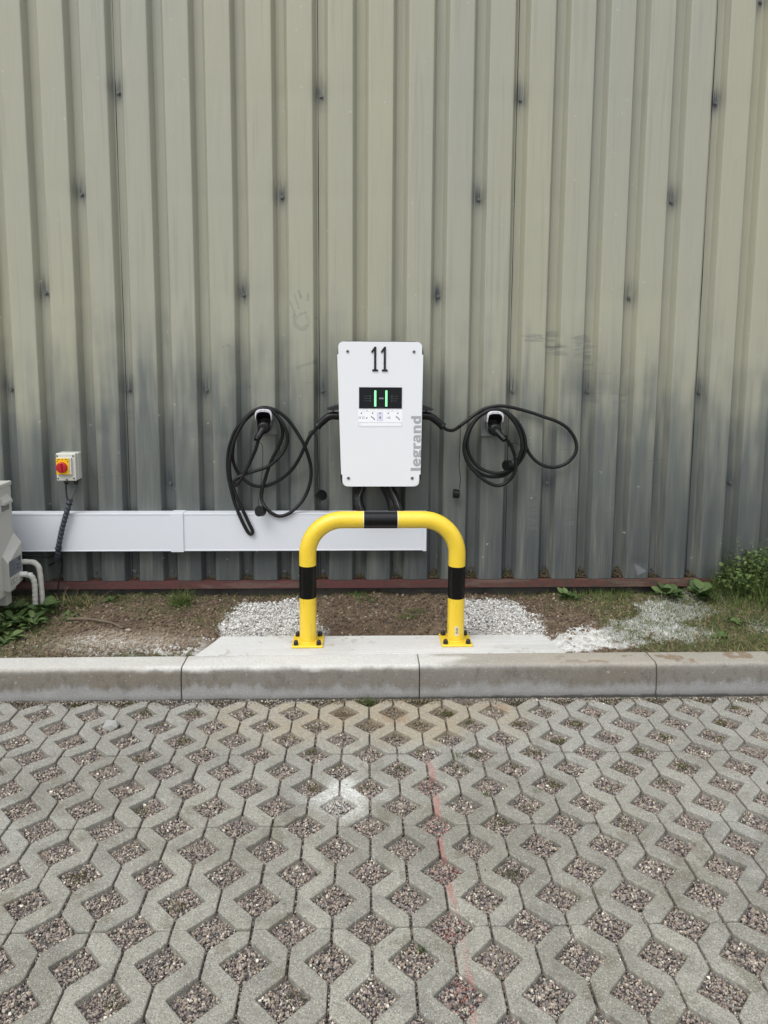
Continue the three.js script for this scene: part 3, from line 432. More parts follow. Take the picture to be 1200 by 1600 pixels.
{ // leafy bush
  const R = RNG(17), o = thing('bush', 'dense green bush with small leaves against the wall at the right edge', 'bush', [2.1, soilY(2.1, -3.58), -3.58]);
  const L = [], st = [];
  for (let k = 0; k < 46; k++) { const a = R() * 6.28, d = .3 * Math.sqrt(R()), bx = Math.cos(a) * d, bz = clamp(Math.sin(a) * d * .4, -.1, .2), h = (.1 + .2 * R()) * (1 - .6 * (d / .3) ** 2) * lerp(.7, 1.1, clamp(.5 + bx * 1.6)) + .04, tx = bx + (R() - .5) * .1, tz = clamp(bz + (R() - .4) * .07, -.09, .25);
    st.push(new THREE.TubeGeometry(curve([[bx * .6, -.02, bz], [(bx + tx) / 2, h * .5, (bz + tz) / 2], [tx, h, tz]]), 5, .0016, 4));
    for (let i = 0; i < 70; i++) { const t = .1 + .9 * R(), b = .5 + 1.0 * R(); L.push({ p: [lerp(bx * .6, tx, t) + (R() - .5) * .05, h * t + (R() - .5) * .02, lerp(bz, tz, t) + (R() - .5) * .045], r: [(R() - .5) * 1.8, R() * 6.28, (R() - .5) * 1.6], s: Array(3).fill(.009 + .022 * R() * R()), c: lin(.082 * b, .125 * b, .029 * b) }); } }
  mesh('stem', mergeGeometries(st), leafMats[2], o); scatter('foliage', leafShapes[0], std(1, 1, 1, .65, { side: THREE.DoubleSide }), L, o);
  const fl = []; for (let k = 0; k < 7; k++) { const x = -.3 + .5 * R(), h = .24 + .14 * R(); fl.push(new THREE.TubeGeometry(curve([[x, .1, 0], [x + .01, h * .6, .01], [x + .03 * (R() - .5), h, .01]]), 6, .0009, 4)); for (let q = 0; q < 3; q++) fl.push(new THREE.IcosahedronGeometry(.0035, 0).deleteAttribute('uv').translate(x + .03 * (R() - .5), h - .02 * q, .01 + .01 * R())); }
  mesh('flower_stalk', mergeGeometries(fl.map((g) => { g = g.index ? g.toNonIndexed() : g; g.deleteAttribute('uv'); return g; })), std(.16, .18, .09, .8), o);
}
{ const o = mesh('twig', modTube(curve([[-1.42, .158, -3.42], [-1.32, .166, -3.40], [-1.2, .158, -3.37], [-1.13, .15, -3.32]]), 30, 8, (t, a) => .009 * (1 - .5 * t) * (1 + .2 * Math.sin(a * 3 + t * 20))), std(.13, .1, .07, .9)); tag(o, 'brown dead twig lying on the soil below the wall switch', 'twig');
  const S = [[-1.1, -3.3, .013], [-.95, -3.63, .02], [-.62, -3.66, .016], [.86, -3.25, .012], [1.2, -3.13, .014], [-1.75, -3.06, .02]], names = ['pale stone at the end of the dead twig', 'tan stone beside the grass tuft under the wall', 'brown stone at the back of the left gravel patch', 'grey stone at the right corner of the concrete pad', 'pinkish stone beside the kerb on the right verge', 'flat pale stone on the kerb back at the left edge'];
  S.forEach(([x, z, s], i) => { const m = mesh('stone', stoneGeo(200 + i, .7), std(.36 - .03 * i, .31 - .03 * i, .25 - .02 * i, .9)); m.position.set(x, soilY(x, z) + s * .35, z); m.scale.setScalar(s); tag(m, names[i], 'stone'); });
  const c = mesh('clod', stoneGeo(300, .75), std(.3, .3, .285, .95)); c.scale.setScalar(.033); c.position.set(-.99, -.004, -2.72); tag(c, 'grey lump of concrete dropped in a paver opening near the kerb', 'rubble'); }

// ------------------------------------------------------------------ cable duct
const duct = thing('cable_duct', 'long white plastic cable duct running low along the wall behind the hoop', 'cable duct', [0, 0, 0]);
{
  const wm = std(.66, .69, .74, .38), y0 = .4235, y1 = .6185, z0 = ZT + .001, z1 = -3.646;
  const prof = roundPoly([[z0, y0], [z1, y0], [z1, y0 + .006], [z1 - .0012, y0 + .0075], [z1 - .0012, y1 - .0095], [z1 + .0004, y1 - .008], [z1 + .0004, y1], [z0, y1]], [.0, .003, .001, .0005, .0005, .0005, .002, 0], 3);
  const run = (a, b) => { const g = extr(poly(prof), b - a, 0); g.rotateY(Math.PI / 2); g.scale(1, 1, 1); const p = g.attributes.position; for (let i = 0; i < p.count; i++) { const x = p.getX(i), z = p.getZ(i); p.setXYZ(i, a + x, p.getY(i), -z); } const ix = g.index; const n = p.count; if (!ix) for (let i = 0; i < n; i += 3) for (let c = 0; c < 3; c++) { const at = p.array, t = at[(i + 1) * 3 + c]; at[(i + 1) * 3 + c] = at[(i + 2) * 3 + c]; at[(i + 2) * 3 + c] = t; } g.computeVertexNormals(); return g; };
  mesh('duct_cover', run(-3.1, -.95), wm, duct); mesh('duct_cover', run(-.949, .287), wm, duct);
  mesh('joint_cover', rbox(.064, .202, .066, .003, -.949, (y0 + y1) / 2, -3.673), wm, duct);
  mesh('end_cap', rbox(.018, .199, .065, .002, .2955, (y0 + y1) / 2 - .001, -3.674), wm, duct);
}

// ------------------------------------------------------------------ yellow hoop
{
  const o = thing('hoop_barrier', 'yellow and black steel hoop guard bolted to the concrete pad', 'barrier', [.0655, PADY, -3.162]);
  const W = .3295, H = .558, r = .0375, RB = .155;
  const path = new THREE.CurvePath(); const cp = [];
  for (let i = 0; i <= 10; i++) cp.push([-W, lerp(.006, H - RB, i / 10), 0]);
  for (let i = 1; i <= 16; i++) { const a = Math.PI - i / 16 * Math.PI / 2; cp.push([-W + RB + RB * Math.cos(a), H - RB + RB * Math.sin(a), 0]); }
  for (let i = 1; i < 8; i++) cp.push([lerp(-W + RB, W - RB, i / 8), H, 0]);
  for (let i = 0; i <= 16; i++) { const a = Math.PI / 2 - i / 16 * Math.PI / 2; cp.push([W - RB + RB * Math.cos(a), H - RB + RB * Math.sin(a), 0]); }
  for (let i = 1; i <= 10; i++) cp.push([W, lerp(H - RB, .006, i / 10), 0]);
  const yellow = new THREE.MeshPhysicalMaterial({ color: lin(.8, .56, .035), roughness: .34, clearcoat: .35, clearcoatRoughness: .25, bumpMap: bumpAt(20, 4), bumpScale: .0003 });
  const wear = colorTex(2048, 128, (u, v, q) => { const n = fbm(u * 70, v * 9, 3), f = .95 + .1 * fbm(u * 12, v * 3, 2); q[0] = f; q[1] = f; q[2] = f;
    const foot = Math.min(u, 1 - u), splash = sst(.075, .0, foot) * sst(.6, .72, fbm(u * 300, v * 34, 3)); mix3(q, [.82, .9, 4], splash * .5);
    if (fbm(u * 26, v * 60, 2) > .83) mix3(q, [.55, .5, .8], .6); if (n > .76) mix3(q, [.8, .78, .9], .4); for (let c = 0; c < 3; c++) q[c] = Math.min(1, q[c]); });
  yellow.map = wear; yellow.color.setRGB(.84, .59, .037);
  const black = new THREE.MeshPhysicalMaterial({ color: lin(.003, .003, .0035), roughness: .2, specularIntensity: .7 });
  mesh('hoop', new THREE.TubeGeometry(curve(cp, 0), 260, r, 40), yellow, o);
  const sleeve = (len, rad) => new THREE.CylinderGeometry(rad, rad, len, 40, 1, true);
  const b = (l, x, y, rot) => { const m = mesh('black_band', sleeve(l, r + .0006), black, o); m.position.set(x, y, 0); if (rot) m.rotation.z = Math.PI / 2; };
  b(.145, -W, .283); b(.145, W, .278); b(.1455, -.0095, H, true);
  const we = std(.75, .72, .5, .5); for (const x of [-.0095 - .0745, -.0095 + .0745]) { const m = mesh('tape_edge', sleeve(.003, r + .0004), we, o); m.rotation.z = Math.PI / 2; m.position.set(x, H, 0); }
  for (const s of [-1, 1]) {
    const pl = mesh('base_plate', rbox(.137, .01, .137, .004, s * W, .005, 0), yellow, o);
    mesh('weld', new THREE.TorusGeometry(r + .002, .0032, 8, 32).rotateX(Math.PI / 2).translate(s * W, .0115, 0), yellow, o);
    const bg = mergeGeometries([new THREE.CylinderGeometry(.0105, .0118, .013, 6).translate(0, .0065, 0), new THREE.SphereGeometry(.0098, 14, 6, 0, 6.2832, 0, Math.PI / 2).translate(0, .012, 0)]);
    for (const dx of [-.05, .05]) for (const dz of [-.05, .05]) { const m = mesh('bolt_cap', bg, std(.012, .012, .014, .4), pl); m.position.set(s * W + dx, .01, dz); m.rotation.y = rnd() * 3; }
  }
  const cv = document.createElement('canvas'); cv.width = 64; cv.height = 160; const c = cv.getContext('2d'); c.fillStyle = '#d8d4c4'; c.fillRect(0, 0, 64, 160); c.fillStyle = '#111'; c.save(); c.translate(32, 80); c.rotate(-Math.PI / 2); c.font = 'bold 58px sans-serif'; c.textAlign = 'center'; c.textBaseline = 'middle'; c.fillText('OSK', 0, 3); c.restore();
  const t = new THREE.CanvasTexture(cv); t.colorSpace = THREE.SRGBColorSpace;
  mesh('sticker', new THREE.CylinderGeometry(r + .0005, r + .0005, .042, 8, 1, true, -.22, .44).translate(W, .062, 0), new THREE.MeshStandardMaterial({ map: t, roughness: .5 }), o, 'small white sticker with black letters');
}

// ------------------------------------------------------------------ charging station
const CF = -3.53;
{
  const o = thing('charging_station', 'white wall charging station numbered 11 with a dark display', 'charging station', [0, 0, 0]);
  const dk = std(.02, .021, .023, .5), white = std(.79, .81, .84, .42);
  const body = roundPoly([[-.1285, .7735], [.263, .7735], [.268, 1.4785], [-.1415, 1.4785]], .05, 8);
  mesh('housing', extr(poly(body), .15, .006, 3).translate(0, 0, CF - .165), dk, o);
  const lx = (y) => lerp(-.1255, -.1435, (y - .834) / .581), rx = (y) => lerp(.2605, .2668, (y - .834) / .581), s = .0058;
  const pts = roundPoly([[lx(.777) + s, .777], [rx(.777) - s, .777], [rx(.836) - s, .836], [rx(.836), .836], [rx(1.415), 1.415], [rx(1.415) - s, 1.415], [rx(1.475) - s, 1.4755], [lx(1.475) + s, 1.4755], [lx(1.415) + s, 1.415], [lx(1.415), 1.415], [lx(.836), .836], [lx(.836) + s, .836]], [.044, .044, .001, .001, .001, .001, .044, .044, .001, .001, .001, .001], 8);
  const rim = extr(poly(pts), .006, 0).translate(0, 0, CF - .0068), c0 = .044, ys = [];
  for (let i = 0; i <= 8; i++) ys.push(.777 + c0 * (1 - Math.cos(i / 8 * Math.PI / 2))); ys.push(.836, .8361); for (let i = 1; i < 12; i++) ys.push(lerp(.8361, 1.415, i / 12)); ys.push(1.415, 1.4151); for (let i = 8; i >= 0; i--) ys.push(1.4755 - c0 * (1 - Math.cos(i / 8 * Math.PI / 2)));
  const ins = (y) => { const d = Math.min(y - .777, 1.4755 - y), inner = y <= .836 || y >= 1.4151 ? s : 0; return inner + (d < c0 ? c0 - Math.sqrt(Math.max(0, c0 * c0 - (c0 - d) ** 2)) : 0) + .0004; };
  const face = grid(24, ys.length - 1, (u, v) => { const y = ys[Math.round(v * (ys.length - 1))]; return [lerp(lx(y) + ins(y), rx(y) - ins(y), u), y, CF]; });
  mesh('front_panel', mergeGeometries([rim.deleteAttribute('uv'), face.toNonIndexed().deleteAttribute('uv')]), white, o);
  const sg = mergeGeometries([cyl(.0075, .003, 0, 0, 0, 'z', 18), new THREE.TorusGeometry(.0055, .0014, 6, 16).translate(0, 0, .0016)]), sc = std(.3, .3, .31, .35, { metalness: .8 });
  for (const [x, y] of [[-.094, 1.429], [.222, 1.429], [-.09, .818], [.22, .818]]) { const m = mesh('panel_screw', sg, sc, o); m.position.set(x, y, CF + .001); const h = mesh('hex_socket', cyl(.003, .001, 0, 0, .0022, 'z', 6), dk, m); }
  // stuck-on figures
  const one = roundPoly([[-.0125, 0], [.0155, 0], [.0155, .0085], [.0065, .0095], [.0065, .117], [-.0015, .117], [-.0185, .093], [-.0135, .085], [-.0035, .0985], [-.0035, .0095], [-.0125, .0085]], .0025, 3);
  for (const x of [.0355, .0815]) mesh('numeral', extr(poly(one), .004, .001, 2).translate(x, 1.3355, CF), std(.009, .009, .01, .35), o);
  // display
  const cv = document.createElement('canvas'); cv.width = 512; cv.height = 252; const c = cv.getContext('2d'); c.fillStyle = '#000'; c.fillRect(0, 0, 512, 252); c.fillStyle = '#aeb4ba'; c.font = 'bold 27px sans-serif'; c.textAlign = 'center'; c.fillText('H7H', 266, 142); c.fillStyle = '#555b62';
  for (let k = 0; k < 3; k++) { c.fillRect(126, 98 + k * 29, 12, 13); c.fillRect(56 + (k === 2 ? 6 : 0), 103 + k * 29, 58, 3); c.fillRect(386, 98 + k * 29, 12, 13); c.fillRect(412, 103 + k * 29, 58 - k * 6, 3); } for (let k = 0; k < 5; k++) c.fillRect(232 + k * 13, 238, 7, 5);
  const t = new THREE.CanvasTexture(cv); t.colorSpace = THREE.SRGBColorSpace;
  const dg = box(.2055, .1015, .004, .0635, 1.2085, CF + .0005); 
  mesh('display', dg, new THREE.MeshPhysicalMaterial({ color: lin(.012, .013, .015), roughness: .12, specularIntensity: .7, emissiveMap: t, emissive: lin(1, 1, 1), emissiveIntensity: .6 }), o);
  for (const x of [.0385, .0915]) mesh('light_bar', rbox(.0098, .077, .002, .0009, x, 1.2055, CF + .003), new THREE.MeshStandardMaterial({ color: lin(.05, .2, .08), emissive: lin(.3, 1, .46), emissiveIntensity: .75, roughness: .3 }), o);
  // printed instructions
  const c2 = document.createElement('canvas'); c2.width = 840; c2.height = 330; const k = c2.getContext('2d'); k.fillStyle = '#f4f6fa'; k.fillRect(0, 0, 840, 330); k.fillStyle = '#d9dcec'; k.fillRect(352, 45, 120, 180); k.fillStyle = '#222';
  k.font = 'bold 22px sans-serif'; k.textAlign = 'center'; k.fillText('AC', 170, 30); k.fillStyle = '#999'; k.fillText('DC', 650, 30); k.fillRect(60, 40, 270, 3); k.fillRect(510, 40, 260, 3); k.fillStyle = '#16161c';
  for (const x of [58, 272, 415, 570, 752]) { k.beginPath(); k.arc(x, 70, 12, 0, 7); k.fill(); }
  k.lineWidth = 6; k.strokeStyle = '#333'; for (const x of [30, 95, 590]) { k.strokeRect(x - 18, 140, 34, 30); } k.fillRect(148, 150, 22, 22); k.fillRect(403, 135, 24, 34); k.beginPath(); k.moveTo(530, 170); k.lineTo(560, 145); k.stroke();
  for (const x of [245, 720]) { k.lineWidth = 15; k.strokeStyle = '#16161c'; k.beginPath(); k.moveTo(x, 125); k.lineTo(x + 12, 145); k.lineTo(x + 45, 165); k.lineTo(x + 68, 200); k.stroke(); }
  k.lineWidth = 5; k.strokeStyle = '#6d7076'; k.strokeRect(8, 252, 822, 66); k.font = '34px sans-serif'; k.fillStyle = '#777'; k.fillText('?', 40, 296);
  const t2 = new THREE.CanvasTexture(c2); t2.colorSpace = THREE.SRGBColorSpace;
  mesh('instruction_label', box(.212, .083, .0012, .0635, 1.1105, CF + .0004), new THREE.MeshStandardMaterial({ map: t2, roughness: .45 }), o);
  const font = await new FontLoader().loadAsync('fonts/droid/droid_sans_bold.typeface.json');
  const tg = new TextGeometry('legrand', { font, size: .05, depth: .001, curveSegments: 5, bevelEnabled: true, bevelSize: .0011, bevelThickness: .0003, bevelSegments: 1 }); tg.computeBoundingBox();
  const bb = tg.boundingBox, p = tg.attributes.position, sx = .266 / (bb.max.x - bb.min.x), sy = .047 / bb.max.y;
  for (let i = 0; i < p.count; i++) { const x = (p.getX(i) - bb.min.x) * sx, y = Math.max(-.0025, p.getY(i) * sy); p.setXYZ(i, .2585 - y, .856 + x, CF + p.getZ(i)); } tg.computeVertexNormals();
  mesh('lettering', tg, std(.38, .395, .415, .4), o);
  // lifted flaps of the side sockets
  for (const sgn of [-1, 1]) { const x0 = sgn < 0 ? -.136 : .262; const g = extr(poly(roundPoly([[0, -.008], [.045, -.0115], [.062, -.0065], [.058, -.002], [0, .0165]], .0015, 2)), .055, .001, 1).translate(0, 0, -.0275); if (sgn < 0) { g.scale(-1, 1, 1); const a = g.attributes.position.array; for (let i = 0; i < a.length; i += 9) for (let q = 0; q < 3; q++) { const tt = a[i + 3 + q]; a[i + 3 + q] = a[i + 6 + q]; a[i + 6 + q] = tt; } g.computeVertexNormals(); } g.translate(x0, 1.157, -3.585); mesh('socket_flap', g, std(.014, .014, .016, .5), o); mesh('flap_hinge', cyl(.005, .05, x0 + sgn * .028, 1.143, -3.585, 'z', 10), std(.014, .014, .016, .5), o); }
}

// conduits from the charging station down into the duct
const conduit = (name, label, pts, r) => { const c = curve(pts), len = c.getLength(), o = thing(name, label, 'conduit', [0, 0, 0], 'conduits under the charging station'); mesh('sleeve', modTube(c, Math.round(len / .0016), 16, (t) => r * (1 + .09 * Math.sin(t * len / .0068 * 6.2832))), std(.011, .011, .012, .38), o);
  const n = Math.round(len / .009), gs = []; for (let i = 1; i < n; i++) { const p = c.getPointAt(i / n), q = c.getTangentAt(i / n); gs.push(box(.0013, .0045, .0008).rotateZ(-Math.atan2(q.x, q.y)).translate(p.x + r * .18, p.y, p.z + r * 1.08)); } mesh('printed_line', mergeGeometries(gs), std(.6, .6, .58, .6), o); };
conduit('conduit', 'black corrugated conduit hanging by itself under the charging station', [[-.02, .80, -3.6], [-.028, .755, -3.6], [-.042, .715, -3.602], [-.038, .67, -3.612], [-.022, .62, -3.64], [-.015, .575, -3.69]], .0222);
conduit('conduit', 'black corrugated conduit, inner one of the pair under the charging station', [[.075, .80, -3.63], [.09, .75, -3.63], [.115, .7, -3.632], [.13, .65, -3.645], [.135, .6, -3.675], [.137, .57, -3.7]], .02);
conduit('conduit', 'black corrugated conduit, outer and front one of the pair under the charging station', [[.1, .80, -3.59], [.116, .755, -3.59], [.139, .71, -3.592], [.156, .66, -3.602], [.164, .61, -3.64], [.167, .575, -3.69]], .0205);

// ------------------------------------------------------------------ charging cables with plugs, and their holders
const phys = (r, g, b, rough, si) => new THREE.MeshPhysicalMaterial({ color: lin(r, g, b), roughness: rough, specularIntensity: si });
const rubber = phys(.0075, .0078, .0086, .48, .65), plastic = phys(.005, .005, .0057, .4, .65);
function holder(label, x, y, side) {
  const o = thing('plug_holder', label, 'plug holder', [x, y, ZT], 'plug holders beside the charging station'), w = .0405;
  const outer = [], inner = [], arch = [];
  for (let i = 0; i <= 16; i++) { const a = Math.PI + i / 16 * Math.PI; outer.push([.0345 * Math.cos(a), .0345 * Math.sin(a)]); inner.push([.0322 * Math.cos(a), .0322 * Math.sin(a)]); }
  const ax = (a, q) => q * Math.sign(Math.cos(a)) * Math.pow(Math.abs(Math.cos(a)), .6);
  for (let i = 0; i <= 14; i++) { const a = i / 14 * Math.PI; outer.push([ax(a, w - .002), .06 + .024 * Math.sin(a)]); inner.push([(w - .005) * Math.cos(a), .05 + .0235 * Math.sin(a)]); }
  for (let i = 0; i <= 14; i++) { const a = i / 14 * Math.PI; arch.push([ax(a, w), .062 + .0265 * Math.sin(a)]); }
  arch.push([-w + .001, .052], [-.0385, .032]); for (let i = 14; i >= 0; i--) { const a = i / 14 * Math.PI; arch.push([ax(a, w - .0042) * lerp(1, .97, Math.sin(a)), .05 + .0255 * Math.sin(a)]); } arch.push([.0385, .032], [w - .001, .052]);
  mesh('rim', extr(poly(outer, [inner]), .07, .0008, 1).translate(0, 0, .012), std(.14, .14, .15, .4), o);
  mesh('shroud', extr(poly(arch), .087, .0008, 1).translate(0, 0, .012), std(.7, .7, .74, .4), o, 'white arched shroud');
  const marks = []; for (let i = 0; i < 13; i++) { const a = .32 + i / 12 * 2.5, px = .0385 * Math.cos(a) * .93, py = .0575 + .0245 * Math.sin(a); marks.push(box(.0012 + .0016 * ((i * 7) % 3) / 2, .0058, .0006).rotateZ(a - Math.PI / 2 + ((i * 5) % 4 - 1.5) * .3).translate(px, py, .1003)); }
  mesh('shroud_marks', mergeGeometries(marks), std(.1, .1, .13, .5), o);
  mesh('funnel', extr(poly(inner.map(([a, b]) => [a * .985, b * .985])), .02, 0).translate(0, 0, .014), plastic, o);
  mesh('hood', grid(12, 4, (u, v) => { const a = u * Math.PI; return [(w - .005) * Math.cos(a) * lerp(1, .85, v), lerp(.05 + .026 * Math.sin(a), .02 + .02 * Math.sin(a), v), lerp(.094, .036, v)]; }), std(.013, .013, .016, .4, { side: THREE.DoubleSide }), o);
  mesh('mount_plate', rbox(.094, .1, .012, .003, side * .009, .004, .0065), std(.2, .21, .215, .45), o);
  return o;
}
function chargingCable(label, pts, z0, z1, gun, plugAt, dir, cords) {
  const o = thing('charging_cable', label, 'charging cable', [0, 0, 0]), n = pts.length;
  const P = pts.map(([x, y], i) => { const t = i / (n - 1); let z = lerp(z0, z1, t) + .003 * Math.sin(i * 1.7); z = lerp(z, Math.max(z, -3.634), sst(.70, .63, y)); z = lerp(gun[gun.length - 1][2], z, sst(0, .07, t)); z = lerp(z, plugAt[2] + dir[2] * .075, sst(.95, 1, t)); return [x, y, z]; });
  mesh('cable', new THREE.TubeGeometry(curve(P), n * 7, .0086, 12), rubber, o);
  const gc = curve(gun); const g = mesh('connector', modTube(gc, 40, 18, (t, a) => (.0208 - .0025 * t) * (1 + .04 * Math.cos(2 * a)) * (t > .93 ? 1.14 : 1)), plastic, o);
  const e = gun[gun.length - 1], b = gun[gun.length - 2], d = new THREE.Vector3(e[0] - b[0], e[1] - b[1], e[2] - b[2]).normalize(), cap = cyl(.0195, .004); cap.applyQuaternion(new THREE.Quaternion().setFromUnitVectors(new THREE.Vector3(0, 1, 0), d)).translate(...e); mesh('end_collar', cap, plastic, g);
  // plug in the holder
  const [px, py, pz] = plugAt;
  const body = new THREE.LatheGeometry([[.0, .058], [.019, .058], [.027, .053], [.0312, .043], [.0312, .0], [.029, -.01]].map((q) => new THREE.Vector2(...q)).reverse(), 28).rotateX(Math.PI / 2).translate(px, py, pz);
  const pl = mesh('plug', body, plastic, o);
  const D = V(dir).normalize(), q = new THREE.Quaternion().setFromUnitVectors(new THREE.Vector3(0, 1, 0), D);
  mesh('cable_gland', mergeGeometries([cyl(.021, .07, 0, .02, 0, 'y', 18, .0155), cyl(.0165, .012, 0, .06, 0, 'y', 12), cyl(.0135, .01, 0, .071, 0, 'y', 18)]).applyQuaternion(q).translate(px, py, pz + .036), plastic, pl);
  for (const [pts2, cx, cy, cz, rot, r] of cords) { mesh('cap_cord', tube(pts2, .0016, 40, 6), plastic, o); mesh('cord_clip', new THREE.TorusGeometry(.0125, .0022, 6, 18).rotateX(1.1).rotateZ(.6).translate(...pts2[0]), plastic, o);
    const cg = mergeGeometries([cyl(r, .026, 0, 0, 0, 'y', 22), cyl(r + .002, .005, 0, .013, 0, 'y', 22), new THREE.TorusGeometry(r * .55, .0025, 6, 18).rotateX(Math.PI / 2).translate(0, -.013, 0)]); const m = mesh('dust_cap', cg, plastic, o); m.position.set(cx, cy, cz); m.rotation.set(...rot); }
  return o;
}
const at = (l, z) => l.map(([x, y]) => [x, y, z]);
const leftPath = [[-.246, 1.057], [-.28, 1.014], [-.306, .961], [-.338, .894], [-.376, .836], [-.424, .792], [-.473, .763], [-.52, .748], [-.568, .753], [-.615, .782], [-.648, .821], [-.668, .869], [-.671, .918], [-.659, .99], [-.629, 1.052], [-.591, 1.099], [-.548, 1.13], [-.506, 1.138], [-.468, 1.126], [-.436, 1.09], [-.422, 1.047], [-.422, 1.004], [-.442, .952], [-.471, .894], [-.495, .836], [-.51, .787], [-.523, .743], [-.528, .695], [-.521, .67], [-.503, .646], [-.474, .621], [-.436, .606], [-.388, .621], [-.34, .66], [-.306, .709], [-.284, .773], [-.279, .841], [-.29, .899], [-.313, .966], [-.346, 1.024], [-.384, 1.081], [-.43, 1.124], [-.482, 1.148], [-.529, 1.147], [-.586, 1.114], [-.644, 1.047], [-.678, .966], [-.691, .894], [-.69, .821], [-.677, .748], [-.66, .675], [-.632, .602], [-.6, .533], [-.581, .513], [-.571, .528], [-.59, .572], [-.618, .636], [-.645, .695], [-.665, .753], [-.679, .807], [-.677, .894], [-.654, .99], [-.615, 1.066], [-.567, 1.124], [-.515, 1.15], [-.473, 1.139], [-.44, 1.109], [-.412, 1.071], [-.394, 1.024], [-.394, .98], [-.414, .932], [-.452, .889], [-.495, .857], [-.567, .833], [-.615, .816], [-.638, .804], [-.657, .782], [-.652, .763], [-.632, .782], [-.605, .826], [-.571, .894], [-.546, .947], [-.534, .985], [-.529, 1.005]];
const rightPath = [[.375, 1.061], [.397, 1.047], [.428, 1.043], [.458, 1.055], [.495, 1.079], [.537, 1.11], [.585, 1.141], [.634, 1.156], [.677, 1.16], [.739, 1.151], [.832, 1.126], [.895, 1.105], [.957, 1.084], [1.014, 1.05], [1.053, 1.0], [1.065, .95], [1.051, .907], [1.015, .869], [.965, .85], [.915, .853], [.871, .872], [.833, .907], [.807, .95], [.792, 1.006], [.766, 1.062], [.721, 1.117], [.665, 1.142], [.604, 1.137], [.55, 1.098], [.508, 1.036], [.488, .962], [.498, .9], [.536, .844], [.587, .813], [.637, .803], [.699, .813], [.753, .857], [.789, .913], [.797, .975], [.779, 1.043], [.74, 1.098], [.678, 1.138], [.635, 1.144], [.574, 1.119], [.526, 1.067], [.502, .999], [.507, .937], [.536, .881], [.58, .844], [.642, .825], [.698, .831], [.741, .863], [.77, .919], [.775, .981], [.761, 1.037], [.728, 1.092], [.678, 1.137], [.616, 1.144], [.555, 1.11], [.514, 1.055], [.49, .993], [.485, .937], [.508, .875], [.556, .819], [.606, .781], [.656, .763], [.699, .778], [.73, .813], [.744, .857], [.74, .906], [.719, .962], [.694, 1.0], [.684, 1.018]];
holder('plug holder with white shroud on the wall left of the charging station', -.507, 1.057, 1);
holder('plug holder with white shroud on the wall right of the charging station', .635, 1.051, -1);
chargingCable('black charging cable in loose loops drooping over the white duct', leftPath, -3.69, -3.612, at([[-.12, 1.114], [-.165, 1.117], [-.19, 1.110], [-.215, 1.090], [-.243, 1.064]], -3.585), [-.504, 1.056, -3.635], [-.45, -.8, .65], [
  [[[-.276, 1.031, -3.63], [-.26, 1.026, -3.62], [-.247, 1.002, -3.63], [-.244, .902, -3.67], [-.243, .834, -3.68], [-.251, .776, -3.68], [-.242, .728, -3.68]], -.231, .703, -3.668, [1.1, 0, -.5], .0255],
  [[[-.54, 1.0, -3.6], [-.522, .98, -3.59], [-.51, .959, -3.59], [-.512, .863, -3.59], [-.52, .776, -3.59], [-.533, .704, -3.6], [-.536, .66, -3.6]], -.524, .64, -3.595, [1.2, .2, .5], .0245]]);
chargingCable('black charging cable wound into a round coil with one wide loop', rightPath, -3.688, -3.612, at([[.25, 1.118], [.29, 1.118], [.318, 1.11], [.345, 1.09], [.374, 1.064]], -3.585), [.632, 1.049, -3.635], [.6, -.65, .6], [
  [[[.466, 1.06, -3.64], [.469, .965, -3.66], [.468, .866, -3.67], [.476, .785, -3.675], [.471, .735, -3.675]], .457, .713, -3.668, [.2, 0, 1.45], .022],
  [[[.712, .974, -3.6], [.739, .984, -3.595], [.765, .959, -3.6], [.745, .922, -3.605], [.717, .892, -3.6]], .699, .872, -3.59, [1.1, .3, 1.0], .0235]]);

